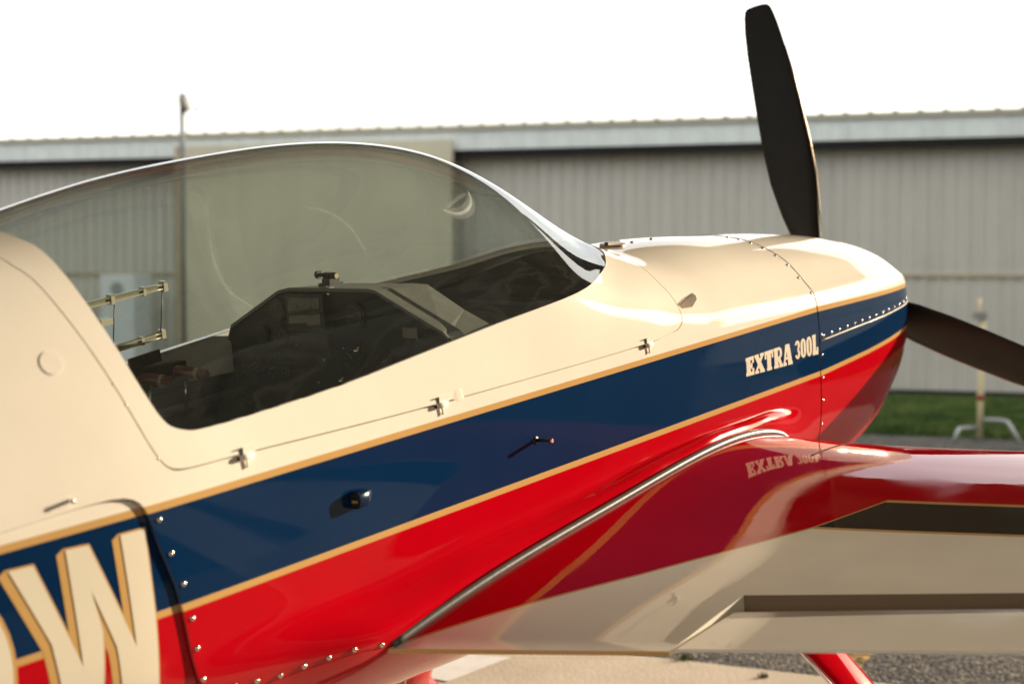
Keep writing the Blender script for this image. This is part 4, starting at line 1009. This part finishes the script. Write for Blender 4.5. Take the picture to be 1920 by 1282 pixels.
for s,u in ((.085,.235),(.03,.165)):
    mb=MB(); mb.tube([(x0,s,u),(x0-.03,s+.012,u-.014)],.004,8); mb.dome((x0-.03,s+.012,u-.014),(-1,.3,-.4),.007,.006,8); bpart(mb,'switch_toggle',[M['steel']],pan)
# forward deck under the windshield, black
V=[];F=[];nn=np.linspace(1.0,1.72,10)
for n in nn:
    w=.345-.15*max(0,(n-1.35)/.37)**1.4; z=.200+.135*((n-1.0)/.72)**1.2
    for j in range(13):
        t=-1+2*j/12; V.append((n,w*t,z-.05*t*t+.012))
F=[(i*13+j,i*13+j+1,(i+1)*13+j+1,(i+1)*13+j) for i in range(9) for j in range(12)]
part('forward_deck',V,F,[M['liner']],smooth=True)
# throttle quadrant on the port wall, with red grips
LV_=[((.575,-.285,.182),.5),((.645,-.245,.188),.5)]
mb=MB(); mb.box((.60,-.335,.175),(.10,.012,.03)); tq=bpart(mb,'throttle_quadrant',[M['black']])
for g0,_ in LV_:
    g0=Vector(g0); a=g0+Vector((-.012,-.04,.006)); b=g0+Vector((.012,.04,-.004))
    mb=MB(); mb.tube([a,a+(b-a)*.06,a+(b-a)*.94,b],[.010,.014,.014,.010],16); gp=bpart(mb,'lever_grip',[M['grip']],tq)
    mb=MB(); c=a+(b-a)*.66; mb.tube([c,c+(b-a)*.09],.0146,16); bpart(mb,'grip_band',[M['gripband']],tq)
    mb=MB(); mb.tube([g0+Vector((0,-.03,-.10)),g0+Vector((0,-.02,-.01))],.004,8); bpart(mb,'lever_rod',[M['steel']],tq)
mb=MB(); mb.box((.60,-.345,.222),(.045,.003,.014),ax=((.99,0,.10),(0,1,0),(-.1,0,.99))); bpart(mb,'wall_placard',[M['black']])
# seat, stick, floor
mb=MB(); mb.box((.02,0,-.02),(.035,.22,.30),ax=((.9,0,.42),(0,1,0),(-.42,0,.9))); mb.box((.24,0,-.27),(.20,.21,.03)); bpart(mb,'seat',[M['seat']])
mb=MB(); mb.tube([(.62,0,-.45),(.56,0,-.12)],.014,12); mb.tube([(.56,0,-.12),(.555,0,-.02)],.02,12); bpart(mb,'control_stick',[M['black']])
for s in (.19,-.19):
    mb=MB(); mb.tube([(.2,s*1.55,.09),(.85,s*1.62,.11)],.010,10); bpart(mb,'frame_tube',[M['coaming']])
# sliding vent pane in the port side of the canopy
def offsurf(n,u,off): p,w=on([n],[u],-1,off); return Vector(p[0])

def railpts(n0,u0,n1,u1,k=9): return [offsurf(n0+(n1-n0)*i/k,u0+(u1-u0)*i/k,.004) for i in range(k+1)]
vw=None
for (n0,u0,n1,u1) in ((.40,.361,.672,.380),(.40,.243,.672,.268)):
    P=railpts(n0,u0,n1,u1); mb=MB()
    for a,b in zip(P[:-1],P[1:]):
        t=(b-a).normalized(); w=Vector((0,-1,0)); z=t.cross(w).normalized()
        mb.box((a+b)/2,((b-a).length/2,.004,.0075),ax=(t,w,z))
    mb.tube([p+Vector((0,.006,.005)) for p in P],.0022,6); mb.tube([p+Vector((0,.006,-.005)) for p in P],.0022,6)
    e=P[-1]; mb.box(e,(.006,.009,.012)); c_=P[4]; mb.box(c_,(.005,.009,.011)); c_=P[7]; mb.box(c_,(.004,.008,.010))
    bpart(mb,'vent_track',[M['clearplastic']],glass).location=(0,0,0)
def pane(n0,n1,off,name,m):
    V=[]
    for n in (n0,n1):
        f=(n-.40)/.272
        for g in (0,.5,1): V.append(tuple(offsurf(n,(.250+.025*f)*(1-g)+(.355+.019*f)*g,off)))
    o=part(name,V,[(0,1,4,3),(1,2,5,4)],[m],parent=glass); return o
pn_=pane(.42,.662,-.004,'vent_pane',M['clear'])
for n in (.662,.525):
    f=(n-.40)/.272; mb=MB(); mb.tube([offsurf(n,.250+.025*f,-.004),offsurf(n,.355+.019*f,-.004)],.0014,6); bpart(mb,'pane_edge',[M['black']],glass)
mb=MB(); c_=offsurf(.50,.325,-.010); mb.box(c_,(.016,.004,.007)); bpart(mb,'pane_handle',[M['clearplastic']],glass)

# pale ribbons on the acrylic, painted as curved highlights and glare
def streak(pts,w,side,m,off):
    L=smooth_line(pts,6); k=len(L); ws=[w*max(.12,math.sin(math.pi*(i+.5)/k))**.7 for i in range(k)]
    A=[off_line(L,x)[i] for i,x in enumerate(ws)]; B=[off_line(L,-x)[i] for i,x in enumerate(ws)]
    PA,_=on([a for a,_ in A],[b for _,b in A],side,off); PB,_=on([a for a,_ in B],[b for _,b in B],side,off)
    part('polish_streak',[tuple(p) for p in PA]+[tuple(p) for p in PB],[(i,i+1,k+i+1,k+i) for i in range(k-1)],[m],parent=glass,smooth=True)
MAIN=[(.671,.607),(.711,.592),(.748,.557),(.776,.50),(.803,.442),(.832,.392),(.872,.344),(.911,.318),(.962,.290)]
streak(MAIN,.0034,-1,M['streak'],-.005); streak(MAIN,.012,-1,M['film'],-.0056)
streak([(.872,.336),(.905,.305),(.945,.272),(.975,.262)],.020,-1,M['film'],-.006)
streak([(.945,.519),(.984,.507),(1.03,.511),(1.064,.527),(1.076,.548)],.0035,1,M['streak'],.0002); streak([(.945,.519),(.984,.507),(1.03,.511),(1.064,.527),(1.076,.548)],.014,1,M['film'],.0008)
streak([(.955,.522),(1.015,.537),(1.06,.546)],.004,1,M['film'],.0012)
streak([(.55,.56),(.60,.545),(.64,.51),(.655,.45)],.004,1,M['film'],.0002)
# ---------------------------------------------------------------- action camera mount on the hood: a thing of its own
mt=empty('camera_mount'); tag(mt,'small black action-camera mount with thumb screw clamped on the instrument hood','camera mount')
RM=plane.matrix_world.to_3x3()
plane_m=Matrix.LocRotScale(plane.location,plane.rotation_euler,None)
base=Vector((.885,-.02,.358))
mt.matrix_world=plane_m@Matrix.Translation(Vector(q(*base))+Vector((0,0,HB)))
mb=MB(); mb.box((0,0,.004),(.022,.018,.004)); mb.box((0,0,.012),(.016,.012,.006)); mb.build('clip_base',[M['black']],mt)
mb=MB()
for y in (-.007,0,.007): mb.tube([(-.008,y-.002,.024),(-.008,y+.002,.024)],.0085,12); mb.box((-.008,y,.018),(.006,.002,.008))
mb.build('prongs',[M['black']],mt)
mb=MB(); mb.tube([(-.008,.030,.026),(-.008,-.022,.024)],.0042,10); mb.tube([(-.008,.026,.026),(-.008,.036,.026)],[.011,.008],6); mb.tube([(-.008,-.012,.025),(-.008,-.026,.024)],.0075,10); mb.build('thumb_screw',[M['black']],mt)
mb=MB(); mb.tube([(-.008,-.0262,.024),(-.008,-.0275,.024)],.0062,10); mb.build('screw_cap',[M['gripband']],mt)
mb=MB(); mb.box((-.016,-.012,-.014),(.008,.006,.016)); mb.dome((-.024,-.012,-.016),(-1,0,0),.007,.006,8); mb.build('clamp_jaw',[M['steel'],],mt)
